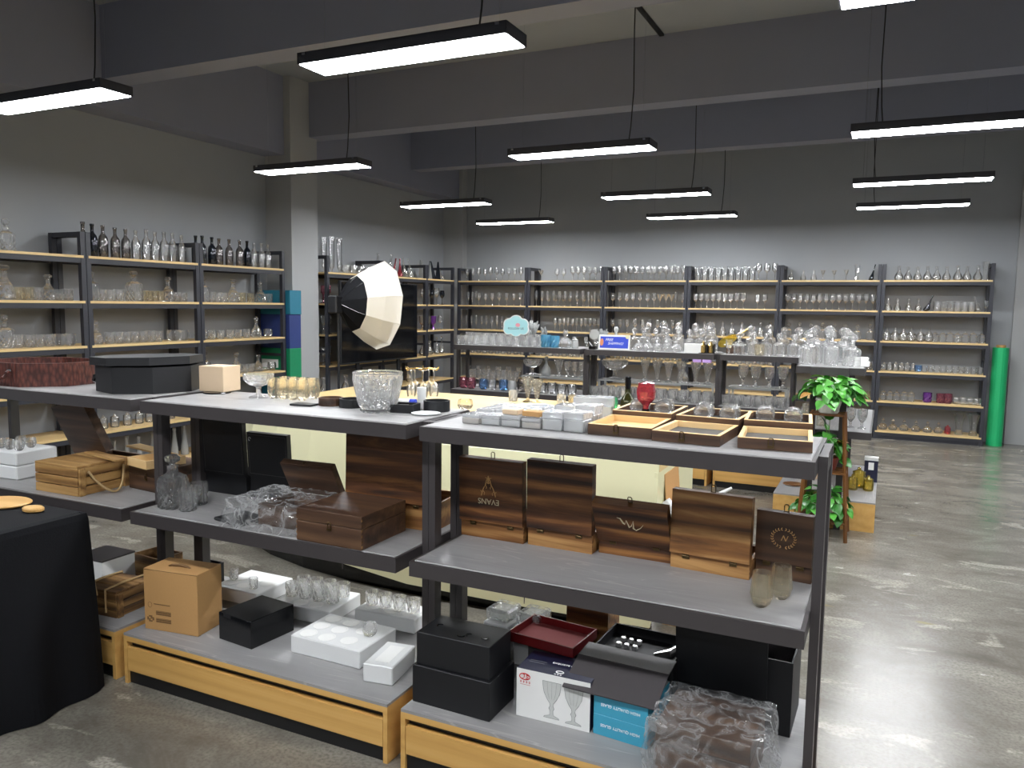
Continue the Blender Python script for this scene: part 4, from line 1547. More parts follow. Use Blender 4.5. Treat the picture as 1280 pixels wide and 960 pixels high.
def foam_tray(label, x, y, rz, w, d, h, holes, hr=.03):
    root = thing('foam_tray', label, 'foam tray', (x, y, ZB_), R(rz), 'white foam trays on the middle base')
    MB().cbox(0, w, 0, d, 0, h, .004).build('block', M['foam'], root)
    for px, py in holes:
        b = MB()
        b.lathe([(hr + .003, h + .0004), (hr + .003, h + .0012), (hr - .002, h + .0012), (hr - .004, h + .0006), (0, h + .0006)], 18, T(px, py, 0), cap_bottom=False)
        b.build('moulded_well', M['whitecard'], root)
    return root


def on_tray(tx, ty, rz, lx, ly):
    a = R(rz)
    return tx + lx * math.cos(a) - ly * math.sin(a), ty + lx * math.sin(a) + ly * math.cos(a)


foam_tray('white foam tray with two cut glasses behind the black carton', -2.775, 2.62, 0, .265, .245, .062, [(.05, .06), (.05, .13), (.05, .2), (.13, .06), (.13, .13), (.21, .13)])
for k, (lx, ly) in enumerate(((.03, .10), (.20, .05))):
    wx, wy = on_tray(-2.775, 2.62, 0, lx, ly)
    tag(glassware('tumbler', 'tumbler', 'g_crystal', (wx, wy, ZB_ + .0633), .05, wscale=1.0), '%s cut glass on the foam tray behind the black carton' % ('left', 'right')[k], 'glass', 'glasses on the foam trays')
foam_tray('white foam tray crowded with clear glasses in middle of the base', -2.40, 2.585, 4, .31, .25, .060, [(.05, .05), (.13, .05), (.21, .05)])
k = 0
for j in range(2):
    for i in range(4):
        wx, wy = on_tray(-2.40, 2.585, 4, .045 + i * .072, .10 + j * .085)
        tag(glassware('tumbler', 'tumbler', 'g_crystal', (wx, wy, ZB_ + .0613), .062, wscale=1.15), '%s clear glass from left in %s row on the crowded foam tray' % (ORD[i], ('front', 'back')[j]), 'glass', 'glasses on the foam trays')
c = foam_tray('white foam tray at right end behind the foam block', -2.02, 2.69, 2, .30, .15, .062, [(.06, .05), (.16, .05), (.25, .05)])
for i in range(4):
    wx, wy = on_tray(-2.02, 2.69, 2, .045 + i * .07, .07)
    tag(glassware('tumbler', 'tumbler', 'g_crystal', (wx, wy, ZB_ + .0633), .06, wscale=1.15), '%s clear glass from left on the foam tray behind the foam block' % ORD[i], 'glass', 'glasses on the foam trays')
foam_tray('white foam block with round wells at right of the middle base', -2.065, 2.335, 0, .335, .245, .072,
          [(.055, .045), (.055, .125), (.055, .20), (.145, .045), (.145, .125), (.145, .20), (.24, .06), (.24, .16)], .032)
wx, wy = -1.78, 2.47
tag(glassware('tumbler', 'squat', 'g_crystal', (wx, wy, ZB_ + .0733), .05), 'small cut glass standing on the foam block with wells', 'glass')
c = foam_tray('narrow white foam piece with long trough at right end of middle base', -1.665, 2.265, 8, .12, .20, .07, [])
MB().cbox(.03, .09, .03, .17, .0702, .0712, .0004).build('moulded_well', M['whitecard'], c)


# ------------------------------------------------------------------ base of the right unit
carton('black_gift_box', 'lower black box of the stack at left of the right base', 'box', -1.425, 2.225, ZB_, -1, .305, .185, .135, M['black'])
c = carton('black_gift_box', 'upper black box of the stack with faint smudged marks', 'box', -1.415, 2.235, ZB_ + .136, 0, .285, .165, .115, M['black'])
b = MB()
for px, py, a in ((.05, .08, 20), (.155, .04, 60), (.18, .055, -30), (.235, .06, 10)):
    b.tube([(px + .012 * math.cos(t + a), py + .010 * math.sin(t + a), .1152) for t in (0, .5, 1, 1.5, 2, 2.5, 3)], .0025, 5)
b.build('printed_mark', M['blackgloss'], c)

c = thing('goblet_box', 'white and navy glassware box printed with two goblets', 'box', (-1.062, 2.305, ZB_), R(1))
MB().cbox(0, .262, .001, .15, 0, .168, .001).build('body', M['navy'], c)
MB().box(0.0005, .2615, 0, .0011, .0005, .1675).build('printed_front', M['whitecard'], c)


def flat_goblet(parent, cx, z0, s):
    prof = [(.026, .0), (.024, .004), (.006, .010), (.005, .025), (.009, .032), (.005, .040), (.006, .048), (.016, .062), (.026, .082), (.030, .105), (.031, .118)]
    ptsL = [(cx - r * s, z0 + z * s) for r, z in prof]
    ptsR = [(cx + r * s, z0 + z * s) for r, z in prof]
    b = MB()
    n = len(prof)
    vs = [(x, -.0006, z) for x, z in ptsL] + [(x, -.0006, z) for x, z in ptsR]
    b.add(vs, [(i, n + i, n + i + 1, i + 1) for i in range(n - 1)])
    b.build('goblet_print', M['printpale'], parent)
    b = MB()
    for pts in (ptsL, ptsR, [ptsL[-1], ptsR[-1]], [ptsL[0], ptsR[0]]):
        b.tube([(x, -.0007, z) for x, z in pts], .0008, 4)
    for f in (-.5, 0, .5):
        b.tube([(cx + f * r * s, -.0007, z0 + z * s) for r, z in prof[7:]], .0004, 4)
    b.build('goblet_outline', M['printgrey'], parent)


flat_goblet(c, .128, .018, 1.06)
flat_goblet(c, .205, .014, 1.06)
b = MB()
b.tube([(.030 + .019 * math.cos(t), -.0006, .142 + .0105 * math.sin(t)) for t in [q * 2 * PI / 20 for q in range(20)]], .0018, 5, True)
b.tube([(.024, -.0006, .149), (.029, -.0006, .150), (.028, -.0006, .139), (.022, -.0006, .135)], .0015, 5)
b.tube([(.044, -.0006, .146), (.036, -.0006, .148), (.035, -.0006, .143), (.043, -.0006, .140), (.042, -.0006, .135), (.034, -.0006, .136)], .0016, 5)
for k in range(4):
    x0 = .013 + k * .0105
    b.box(x0, x0 + .006, -.0007, 0, .121, .1222)
    b.box(x0, x0 + .006, -.0007, 0, .1245, .1257)
    b.box(x0 + .0024, x0 + .0036, -.0007, 0, .119, .128)
b.box(.013, .0505, -.0007, 0, .114, .1148)
b.build('printed_logo', M['printred'], c)
b = MB()
b.tube([(.145 + .013 * math.cos(t), .028 + .008 * math.sin(t), .1684) for t in [q * 2 * PI / 16 for q in range(16)]], .0018, 5, True)
for k in range(3):
    b.box(.131 + k * .010, .137 + k * .010, .008, .013, .168, .1687)
b.build('printed_logo', M['printwhite'], c)
lettering('EXQUISITE G', .013, M['printwhite'], c, T(.135, .085, .1683))
b = MB()
b.box(.02, .08, .075, .0765, .168, .1685)
b.box(.02, .075, .062, .0632, .168, .1685)
b.build('printed_lines', M['printgrey'], c)

for k in range(2):
    c = carton('teal_box', ('lower', 'upper')[k] + ' of two stacked teal glass boxes beside the goblet box', 'box', -.79, 2.315, ZB_ + k * .0695, -5, .185, .20, .069, M['teal'], .001, 'stacked teal glass boxes')
    lettering('HIGH QUALITY GLASS', .0135, M['printwhite'], c, T(.0925, -.0004, .036) @ RX(90) @ RZ(180))
    if k == 1:
        MB().box(0, .185, 0, .20, .069, .0705).build('white_top', M['whitecard'], c)

# dark box with stone set, its grey lid tilted over the teal boxes
c = thing('stone_set_box', 'black box with whisky stones and its grey lid folded forward', 'gift box', (-.865, 2.525, ZB_), R(-2))
tray(MB(), .285, .22, .20, .006).build('body', M['black'], c)
ins = MB().box(.006, .279, .006, .214, .006, .165).build('insert', M['black'], c)
for k in range(6):
    MB().cbox(.045 + (k % 3) * .03, .065 + (k % 3) * .03, .09 + (k // 3) * .05, .11 + (k // 3) * .05, .1655, .182, .003).build('stone', M['stone'], ins)
MB().tube([(.20, .05, .18), (.245, .075, .185), (.262, .12, .19)], [.012, .02, .016], 10).build('tongs', M['chrome'], ins)
m = T(0, 0, .202) @ RX(4)
MB().box(-.02, .295, -.095, -.001, 0, .005, m).build('lid', M['grey'], c)
m2 = m @ T(0, -.0955, 0) @ RX(18)
MB().box(-.02, .295, -.145, 0, 0, .005, m2).build('lid_flap', M['grey'], c)

# red tray on a wooden compartment box
c = carton('grey_gift_box', 'dark grey box carrying the red tray', 'box', -1.135, 2.56, ZB_, -3, .20, .15, .17, M['grey'])
c = thing('red_tray', 'dark red tray with pink felt lining', 'tray', (-1.18, 2.478, ZB_ + .171), R(-6))
tray(MB(), .265, .195, .034, .005, bottom=.004).build('body', M['red'], c)
MB().box(.006, .259, .006, .189, .0045, .007).build('felt_lining', M['redfelt'], c)
c = thing('compartment_box', 'wooden compartment box of white glasses behind the red tray', 'wooden box', (-1.05, 2.73, ZB_), R(-3))
tray(MB(), .17, .12, .245, .006).build('body', M['midwood'], c)
MB().box(.006, .164, .006, .114, .18, .215).build('insert', M['whitecard'], c)
for q in (0, 1):
    MB().box(.02 + q * .075, .08 + q * .075, .02, .10, .2155, .2165).build('well', M['black'], c)
# white foam cups with glasses
for k in range(2):
    c = thing('foam_box', ('left', 'right')[k] + ' white foam box wrapped in film behind the black stack', 'foam box', (-1.36 + k * .125, 2.63 + k * .01, ZB_), R(-4), 'white foam boxes behind the black stack')
    MB().cbox(0, .11, 0, .13, 0, .155, .006).build('block', M['foam'], c)
    MB().cbox(.004, .106, .012, .126, .156, .205, .008).build('film_pack', M['film'], c)
    MB().cbox(.012, .098, .02, .118, .157, .198, .010).build('glass_pack', M['g_frost'], c)

# big black box, open at the right
c = thing('black_gift_box', 'big open black box at the right end of right base', 'box', (-.585, 2.58, ZB_), R(-1))
tray(MB(), .375, .24, .25, .006).build('body', M['black'], c)
MB().box(.006, .369, .232, .2345, .05, .245).build('lining', M['grey'], c)
m = T(0, .005, .12) @ RX(8)
MB().box(.002, .30, -.018, -.010, 0, .225, m).build('lid', M['black'], c)

# brown box wrapped in film, front right
c = thing('wooden_gift_box', 'brown wooden box wrapped in crumpled plastic film at bottom right', 'wooden box', (-.555, 2.195, ZB_), R(-2), 'closed wooden gift boxes on the display units')
MB().cbox(0, .275, 0, .24, 0, .095, .002).build('body', M['brownwood'], c)
MB().cbox(0, .275, 0, .24, .097, .155, .002).build('lid', M['brownwood'], c)
film_wrap(c, -.015, .30, -.012, .25, .001, .162, 7.0, .010, flare=.04)


# ------------------------------------------------------------------ black cloth table at the left edge
def cloth_table():
    root = thing('cloth_table', 'table under a black cloth reaching the floor at left edge', 'table', (-3.605, 1.68, 0))
    hx, hy, zt = .735, .385, .75
    b = MB()
    n = 160
    def ring(off, z, amp, cr):
        out = []
        for k in range(n):
            t = k / n * 4
            side, f = int(t), t - int(t)
            cs = [(hx, -hy), (hx, hy), (-hx, hy), (-hx, -hy)]
            a, q = cs[side], cs[(side + 1) % 4]
            x, y = a[0] + (q[0] - a[0]) * f, a[1] + (q[1] - a[1]) * f
            nx, ny = ((1, 0), (0, 1), (-1, 0), (0, -1))[side]
            # soften the corners
            e = min(f, 1 - f)
            w = off + amp * (math.sin(k * .55) * .6 + math.sin(k * .23 + 1) * .5 + noise.noise(Vector((k * .13, z, 0))) * .6)
            px, py = x + nx * w, y + ny * w
            if e < .04:
                c = cs[side] if f < .5 else cs[(side + 1) % 4]
                px += (math.copysign(1, c[0]) * w - nx * w) * (1 - e / .04) * .5
                py += (math.copysign(1, c[1]) * w - ny * w) * (1 - e / .04) * .5
            out.append((px, py, z))
        return out
    rows = [ring(-.02, zt, 0, 0), ring(.0, zt - .006, 0, 0), ring(.006, zt - .03, .001, 0)]
    for k in range(1, 9):
        f = k / 8
        rows.append(ring(.006 + .035 * f, (zt - .03) * (1 - f) + .004 * f, .022 * f ** 1.2, 0))
    vs = [p for r_ in rows for p in r_]
    fs = [tuple(range(n))]
    for i in range(len(rows) - 1):
        for k in range(n):
            fs.append((i * n + (k + 1) % n, i * n + k, (i + 1) * n + k, (i + 1) * n + (k + 1) % n))
    b.add(vs, fs)
    b.build('tablecloth', M['cloth'], root)
    MB().box(-hx + .03, hx - .03, -hy + .03, hy - .03, zt - .03, zt - .002).build('table_top', M['oak'], root)
    for sx in (-1, 1):
        for sy in (-1, 1):
            MB().box(sx * (hx - .06) - .02, sx * (hx - .06) + .02, sy * (hy - .06) - .02, sy * (hy - .06) + .02, 0, zt - .03).build('leg', M['metal'], root)


cloth_table()
M['slice'] = wood('pale_bamboo', 'a87c40', 'bd9456', 'cba76c', 1.2, .45, .8)
o = MB().lathe([(.10, 0), (.112, .005), (.115, .010), (.11, .013), (0, .011)], 26, Matrix.Diagonal((1.1, .8, 1, 1))).build('serving_board', M['slice'], None, (-3.265, 1.975, .7505), R(8))
tag(o, 'oval bamboo board on the black cloth table at left edge', 'board')
o = MB().lathe([(.034, 0), (.042, .005), (.042, .014), (.036, .019), (0, .020)], 20, Matrix.Diagonal((1.1, .75, 1, 1))).build('wooden_disc', M['slice'], None, (-3.05, 1.965, .7505), R(10))
tag(o, 'small pale wooden disc near the corner of black cloth table', 'disc')


# ================================================================== MIDDLE DISTANCE
# glass rack on the desk
c = thing('glass_rack', 'gold wire rack with hanging wine glasses on the pale worktop', 'glass rack', (-3.02, 4.85, .84))
MB().lathe([(.10, 0), (.10, .006), (.0, .008)], 24).build('base', M['gold'], c)
MB().tube([(0, 0, .006), (0, 0, .30)], .004, 8).build('pole', M['gold'], c)
for k in range(6):
    a = k * PI / 3
    MB().tube([(0, 0, .29), (.05 * math.cos(a), .05 * math.sin(a), .295), (.12 * math.cos(a), .12 * math.sin(a), .285), (.135 * math.cos(a), .135 * math.sin(a), .30)], .004, 6).build('arm', M['gold'], c)
for k in range(5):
    a = k * PI * 2 / 5 + .3
    o = link('wine_glass', gm('wine', 'g_clear'), None, (-3.02 + .085 * math.cos(a), 4.85 + .085 * math.sin(a), .84 + .29))
    o.rotation_euler = (PI, 0, 0)
    tag(o, '%s wine glass from left hanging upside down on the gold rack' % ORD[sorted(range(5), key=lambda q: math.cos(q * PI * 2 / 5 + .3)).index(k)], 'glass', 'glasses hanging on the gold rack')
tag(glassware('candle_bowl', 'squat', 'g_amber', (-2.72, 4.95, .84), .075, wscale=1.3), 'amber glass candle bowl right of the gold glass rack', 'bowl')
tag(MB().lathe([(.10, 0), (.105, .004), (.0, .006)], 20).build('placemat', M['gold'], None, (-3.55, 4.3, .84)), 'thin gold disc lying on the left of the pale worktop', 'disc')
tag(carton('pen_box', 'small dark block with chrome parts on the pale worktop', 'box', -2.18, 4.62, .84, 10, .09, .05, .03, M['grey']), None)
# glasses and cups standing on the desk behind the plastic cases
DI = [(-2.645, 5.60, 'tumbler', 'g_frost', .085, 'frosted square tumbler'), (-2.517, 5.60, 'trumpet', 'g_amber', .20, 'left tall pale gold glass'), (-2.417, 5.55, 'trumpet', 'g_amber', .19, 'right tall pale gold glass'),
      (-2.224, 5.58, 'tumbler', 'g_clear', .085, 'clear tumbler'), (-2.12, 5.55, 'tumbler', 'g_amber', .085, 'faint amber tumbler'), (-2.03, 5.60, 'squat', 'g_frost', .07, 'frosted small bowl'),
      (-1.94, 5.52, 'tumbler', 'g_frost', .08, 'frosted tumbler'), (-1.80, 5.55, 'roundtumbler', 'g_green', .085, 'green glass cup'), (-1.72, 5.58, 'goblet', 'g_clear', .14, 'small clear goblet')]
for x, y, kd, mt, h, d in DI:
    tag(glassware('desk_glass', kd, mt, (x, y, .84), h), d + ' on the pale worktop behind the plastic cases', 'glass', 'glasses on the pale worktop')


# television in front of the corner racks
def television():
    root = thing('television', 'large black television standing in front of the corner racks', 'television', (-5.83, 8.37, 0))
    w, h, z0 = 1.68, 1.0, .86
    MB().cbox(-.03, .012, -w / 2, w / 2, z0, z0 + h, .006).build('housing', M['black'], root)
    MB().box(.012, .0145, -w / 2 + .012, w / 2 - .012, z0 + .02, z0 + h - .012).build('screen', M['screen'], root)
    for s in (-1, 1):
        MB().box(-.05, -.03, s * .45 - .03, s * .45 + .03, .10, z0 + .5).build('stand_post', M['black'], root)
        MB().box(-.10, .30, s * .45 - .03, s * .45 + .03, 0, .10).build('foot', M['black'], root)
    MB().box(-.05, -.03, -.42, .42, .5, .56).build('crossbar', M['black'], root)
    MB().box(-.06, .26, -.42, .42, .35, .37).build('shelf', M['black'], root)


television()


# softbox on a light stand
def softbox():
    root = thing('softbox', 'white octagonal softbox with black back on a light stand', 'softbox', (-4.28, 6.05, 0))
    # axis points to the right and away; apex at the left
    ax = Vector((math.sin(R(25.4 - 33)) * -1, 1, 0))
    apex = Vector((-.30, -.16, 1.60))
    axis = Vector((.40, .80, -.05)).normalized()
    side = axis.cross(Vector((0, 0, 1))).normalized()
    up_ = side.cross(axis).normalized()
    rings = [(0, .02), (.05, .11), (.11, .20), (.165, .262), (.30, .355), (.44, .425)]
    n = 10
    def pt(d, r_, k, tw=0):
        a = 2 * PI * (k + .35) / n
        return apex + axis * d + side * math.cos(a) * r_ + up_ * math.sin(a) * r_
    def shell(r0, r1, flat=True):
        b = MB()
        vs, fs = [], []
        for d, r_ in rings[r0:r1 + 1]:
            vs += [pt(d, r_, k) for k in range(n)]
        for i in range(r1 - r0):
            for k in range(n):
                fs.append((i * n + k, i * n + (k + 1) % n, (i + 1) * n + (k + 1) % n, (i + 1) * n + k))
        return b.add(vs, fs)
    shell(0, 3).build('back_panel', M['cloth'], root)
    for k in range(n):
        b = MB()
        vs = []
        for d, r_ in rings[3:]:
            vs += [pt(d, r_, k), pt(d, r_, k + 1)]
        b.add(vs, [(0, 1, 3, 2), (2, 3, 5, 4)])
        b.build('fabric_panel', M['softwhite'], root)
    for k in range(n):
        MB().tube([pt(d, r_ - .004, k) for d, r_ in rings], .003, 5).build('rib', M['blackgloss'], root)
    MB().lathe([(.395, 0), (.40, .004), (0, .01)], n, Matrix.Translation(apex + axis * .40) @ axis.to_track_quat('Z', 'Y').to_matrix().to_4x4()).build('front_diffuser', M['softwhite'], root)
    MB().cbox(-.05, .05, -.05, .05, -.10, .06, .01, Matrix.Translation(apex - axis * .03)).build('lamp_head', M['black'], root)
    px, py = apex.x, apex.y
    MB().tube([(px, py, .75), (px, py, 1.52)], .012, 10).build('upper_pole', M['black'], root)
    MB().tube([(px, py, .12), (px, py, .78)], .017, 10).build('lower_pole', M['black'], root)
    for k in range(3):
        a = k * 2 * PI / 3 + .4
        MB().tube([(px, py, .45), (px + .4 * math.cos(a), py + .4 * math.sin(a), .012)], .010, 8).build('leg', M['black'], root)


softbox()

# storage boxes stacked between rack and column
zb = 0.0
for k, (h, mt, lab) in enumerate(((.38, 'grey', 'grey storage box at the bottom of the stack beside the column'), (.37, 'tealbox', 'lower teal storage box hidden low in stack beside the column'),
                                  (.345, 'greenbox', 'green storage box in the stack beside the column'), (.38, 'bluebox', 'dark blue storage box in the stack beside the column'), (.27, 'tealbox', 'teal storage box topping the stack beside the column'))):
    c = thing('storage_box', lab, 'storage box', (-6.42, 6.795, zb), 0, 'storage boxes beside the column')
    MB().cbox(0, .47 + (k == 4) * .01, 0, .19, 0, h - .004, .004).build('body', M[mt], c)
    MB().box(.06, .30, -.001, 0, h * .35, h * .62).build('paper_label', M['whitecard' if k == 2 else mt], c)
    zb += h - .0035

# green backdrop roll
c = thing('backdrop_roll', 'bright green backdrop roll standing upright beside the rightmost rack', 'backdrop roll', (1.235, 10.86, 0))
MB().lathe([(.082, 0), (.084, .004), (.084, 1.17), (.06, 1.172)], 20).build('roll', M['rollgreen'], c, smooth=False)
MB().lathe([(.05, 1.165), (.05, 1.20), (.043, 1.20), (.043, 1.165)], 16, cap_bottom=False).build('core', M['kraft'], c)

# carton and plastic on the floor at the desk's right end
c = carton('cardboard_carton', 'open cardboard carton with white plastic behind the cream desk end', 'carton', -.945, 3.80, 0, 0, .20, .28, .62, M['kraft'])
m = T(.20, 0, .62) @ RY(40)
MB().box(0, .14, 0, .28, -.004, 0, m).build('flap', M['kraft'], c)
MB().box(0, .15, 0, .28, -.004, 0, T(0, .0, .62) @ RY(-95)).build('flap', M['kraft'], c)
MB().tube([(.0, -.02, .64), (.07, -.03, .56), (.14, -.02, .58), (.20, .03, .66), (.31, .04, .73)], [.03, .04, .03, .015, .006], 8).build('plastic_sheet', M['foam'], c)


# ------------------------------------------------------------------ plant stand and plants
def leaf_mesh(name, mat, s=1.0):
    pts = [(0, 0), (.30, .10), (.42, .32), (.36, .60), (.18, .86), (0, 1.05)]
    vs, fs = [], []
    for i, (x, y) in enumerate(pts):
        z = -.25 * (y - .25) ** 2
        vs += [(-x * s, y * s, (z + x * .22) * s), (0, y * s, z * s), (x * s, y * s, (z + x * .22) * s)]
    for i in range(len(pts) - 1):
        o = i * 3
        fs += [(o, o + 1, o + 4, o + 3), (o + 1, o + 2, o + 5, o + 4)]
    me = bpy.data.meshes.new(name)
    me.from_pydata(vs, [], fs)
    me.polygons.foreach_set('use_smooth', [True] * len(me.polygons))
    me.materials.append(mat)
    return me


LEAVES = [leaf_mesh('leaf_a', M['leaf']), leaf_mesh('leaf_b', M['leaf2']), leaf_mesh('leaf_c', M['leafdry'])]


def pothos(label, loc, pot_r, pot_h, potmat, nleaf, spread, height, size, seed, droop=.6, tall=False, dark=.35):
    rr = random.Random(seed)
    root = thing('potted_pothos', label, 'potted plant', loc)
    MB().lathe([(pot_r * .72, 0), (pot_r * .75, .004), (pot_r, pot_h * .85), (pot_r * 1.04, pot_h * .86), (pot_r * 1.04, pot_h), (pot_r * .93, pot_h), (pot_r * .9, pot_h * .9), (0, pot_h * .9)], 22).build('pot', potmat, root, smooth=False)
    st = MB()
    for k in range(nleaf):
        a = rr.uniform(0, 2 * PI)
        f = math.sqrt(rr.random())
        rad = spread * f
        z = pot_h + height * math.sqrt(max(0, 1 - f * f)) * rr.uniform(.45, 1.0) - droop * .10 * f ** 3 + .01
        if tall and k < 3:
            rad, z = rad * .25, pot_h + height * (1.1 + .2 * k)
        p = Vector((rad * math.cos(a), rad * math.sin(a), max(z, -.10 * droop)))
        st.tube([(pot_r * .4 * math.cos(a), pot_r * .4 * math.sin(a), pot_h * .9), tuple(p * .5 + Vector((0, 0, pot_h * .5 + height * .1))), tuple(p)], .0018, 4)
        me = LEAVES[1 if rr.random() < dark else 0]
        if k % 31 == 7:
            me = LEAVES[2]
        o = link('leaf', me, root, p)
        s = size * rr.uniform(.8, 1.2)
        o.scale = (s, s, s)
        tilt = R(rr.uniform(-35, 15)) if f < .55 else R(rr.uniform(-58, -12))
        if tall and k < 3:
            tilt = R(60)
        o.rotation_euler = (tilt, R(rr.uniform(-25, 25)), a - PI / 2 + rr.uniform(-.6, .6))
    st.build('stems', M['stem'], root)['kind'] = 'stuff'
    return root


def plant_stand():
    root = thing('plant_stand', 'tall wooden ladder plant stand holding three potted pothos', 'plant stand', (-.335, 5.90, 0))
    # two side frames (A shaped), three shelves
    for sx in (-1, 1):
        for y0, y1 in ((-.16, -.06), (.16, .06)):
            MB().tube([(sx * .16, y0, .0), (sx * .105, y1, .88)], .013, 4).build('leg', M['stoolwood'], root)
    for z, hw, hd in ((.86, .105, .07), (.46, .13, .105), (.12, .15, .14)):
        for k in range(4):
            y = -hd + k * (2 * hd / 3.0)
            MB().box(-hw, hw, y - .014, y + .014, z, z + .014).build('slat', M['stoolwood'], root)
        for s in (-1, 1):
            MB().box(s * hw - .008, s * hw + .008, -hd, hd, z - .02, z).build('rail', M['stoolwood'], root)


plant_stand()
pothos('bushy pothos in a white pot on top of the plant stand', (-.335, 5.90, .8745), .085, .10, M['potwhite'], 125, .205, .15, .085, 4, .3, dark=.25)
pothos('dark pothos in a red pot on the middle tier of plant stand', (-.325, 5.90, .4745), .075, .09, M['potred'], 70, .11, .17, .08, 9, .3, True, dark=.6)
pothos('trailing pothos in a white pot on the lowest tier of plant stand', (-.335, 5.90, .1345), .075, .09, M['potwhite'], 70, .16, .13, .08, 15, .6, dark=.45)


# ================================================================== GLASS ON RACKS AND FAR TABLES
def word_ok(s):
    return s


def fill(rack, shelf, entries, yfrac=.35, row=None):
    """entries: (x, name, desc, category, kind, material, height[, width scale]) along a rack shelf, x in metres from the left post"""
    o, w, phrase = RACKS[rack]
    mw = o.matrix_basis
    count = {}
    for e in entries:
        count[e[2]] = count.get(e[2], 0) + 1
    seen = {}
    for e in sorted(entries, key=lambda q: q[0]):
        x, name, desc, cat, kind, mat, h = e[:7]
        ws = e[7] if len(e) > 7 else 1.0
        p = mw @ Vector((x, RD * yfrac, SH[shelf] + .0005))
        seen[desc] = seen.get(desc, 0) + 1
        where = '%s shelf of %s' % (SHN[shelf], phrase)
        rw = (' in %s row,' % row) if row else ','
        if count[desc] > 1:
            lab = '%s %s from left%s %s' % (ORD[seen[desc] - 1], desc, rw, where)
        else:
            lab = '%s on %s%s' % (desc, (row + ' row, ') if row else '', where)
        grp = '%ss, %s' % (desc, where)
        if kind in ('DEC', 'DECR'):
            decanter_thing(lab, p, h, mat, 'decbody' if kind == 'DEC' else 'decround', 'stopper' if (seen[desc] + shelf) % 2 else 'stopflat', mw.to_euler().z, grp)
        else:
            g = glassware(name, kind, mat, p, h, None, ws)
            if kind in ('teardrop', 'wedge', 'pitcher', 'teapot', 'mug'):
                g.rotation_euler = (0, 0, mw.to_euler().z + random.choice((0, 0, .6, PI)))
            tag(g, lab, cat, grp)


def span(n, a, b, name, desc, cat, kind, mat, h, ws=1.0, jit=.15):
    step = (b - a) / max(n - 1, 1)
    return [(a + i * step + random.uniform(-jit, jit) * step * .4, name, desc, cat, kind, mat, h * random.uniform(.96, 1.04), ws) for i in range(n)]


WG = ('wine_glass', 'glass')
def wine(n, a, b, h=.2, kind='wine', desc='clear wine glass', mat='g_clear', ws=1.0):
    return span(n, a, b, 'wine_glass', desc, 'glass', kind, mat, h, ws)
def tumb(n, a, b, h=.095, desc='clear tumbler', mat='g_crystal', kind='tumbler', ws=1.0):
    return span(n, a, b, 'tumbler', desc, 'glass', kind, mat, h, ws)
def one(x, name, desc, cat, kind, mat, h, ws=1.0):
    return [(x, name, desc, cat, kind, mat, h, ws)]


# back wall, leftmost rack
fill('B1', 0, wine(10, .10, 1.02, .19))
fill('B1', 1, wine(7, .30, 1.02, .19) + wine(3, .12, .26, .21, 'flute', 'clear flute'))
fill('B1', 2, wine(12, .09, 1.06, .21, 'flute', 'clear flute'))
fill('B1', 3, tumb(10, .10, 1.05, .09))
fill('B1', 4, wine(6, .12, 1.0, .17, 'goblet', 'clear goblet'))
# second
fill('B2', 0, wine(6, .66, 1.10, .2) + wine(2, .42, .52, .17) + one(.16, 'martini_glass', 'clear martini glass', 'glass', 'martini', 'g_clear', .16))
fill('B2', 1, wine(12, .09, 1.10, .22, 'flute', 'clear flute'))
fill('B2', 1, wine(9, .12, 1.02, .17, 'wine', 'short clear wine glass'), .72, 'back')
fill('B2', 2, wine(11, .40, 1.08, .2))
fill('B2', 3, tumb(10, .12, 1.08, .10))
# third
fill('B3', 0, wine(13, .10, 1.10, .2))
fill('B3', 0, wine(9, .14, 1.05, .23, 'flute', 'clear flute'), .72, 'back')
fill('B3', 1, wine(7, .09, .70, .2) + wine(3, .78, .94, .19, 'martini', 'clear martini glass') + wine(2, 1.0, 1.10, .21, 'flute', 'clear flute'))
fill('B3', 2, wine(10, .10, 1.08, .2))
fill('B3', 3, tumb(12, .10, 1.09, .085, 'faint amber tumbler', 'g_amber'))
# fourth
fill('B4', 0, span(9, .10, .82, 'highball_glass', 'clear highball glass', 'glass', 'highball', 'g_clear', .19) + wine(3, .90, 1.10, .22))
fill('B4', 1, wine(9, .08, .72, .20) + wine(2, .90, .99, .19))
fill('B4', 2, span(9, .10, 1.08, 'decanter', 'small clear decanter', 'decanter', 'decanterround', 'g_clear', .19))
fill('B4', 3, tumb(8, .42, 1.09, .085, 'clear tumbler', 'g_crystal') + one(.22, 'peach_glass', 'peach coloured glass', 'glass', 'tumbler', 'g_rose', .085))
# fifth
fill('B5', 0, span(3, .12, .40, 'pitcher', 'clear pitcher', 'pitcher', 'carafe', 'g_clear', .13) + span(3, .5, .78, 'martini_glass', 'wide clear martini glass', 'glass', 'martini', 'g_clear', .13)
     + one(.90, 'vase', 'clear tall vase', 'vase', 'vase', 'g_clear', .2, .7) + one(1.06, 'bottle', 'black and white bottle', 'bottle', 'teardrop', 'g_dark', .2, .6))
fill('B5', 1, wine(14, .09, 1.10, .2))
fill('B5', 2, span(8, .12, 1.08, 'decanter', 'clear decanter', 'decanter', 'decanter', 'g_crystal', .2))
fill('B5', 3, tumb(3, .92, 1.09, .10, 'clear tumbler', 'g_crystal'))
fill('B5', 4, tumb(3, .92, 1.09, .10, 'faint amber tumbler', 'g_amber'))
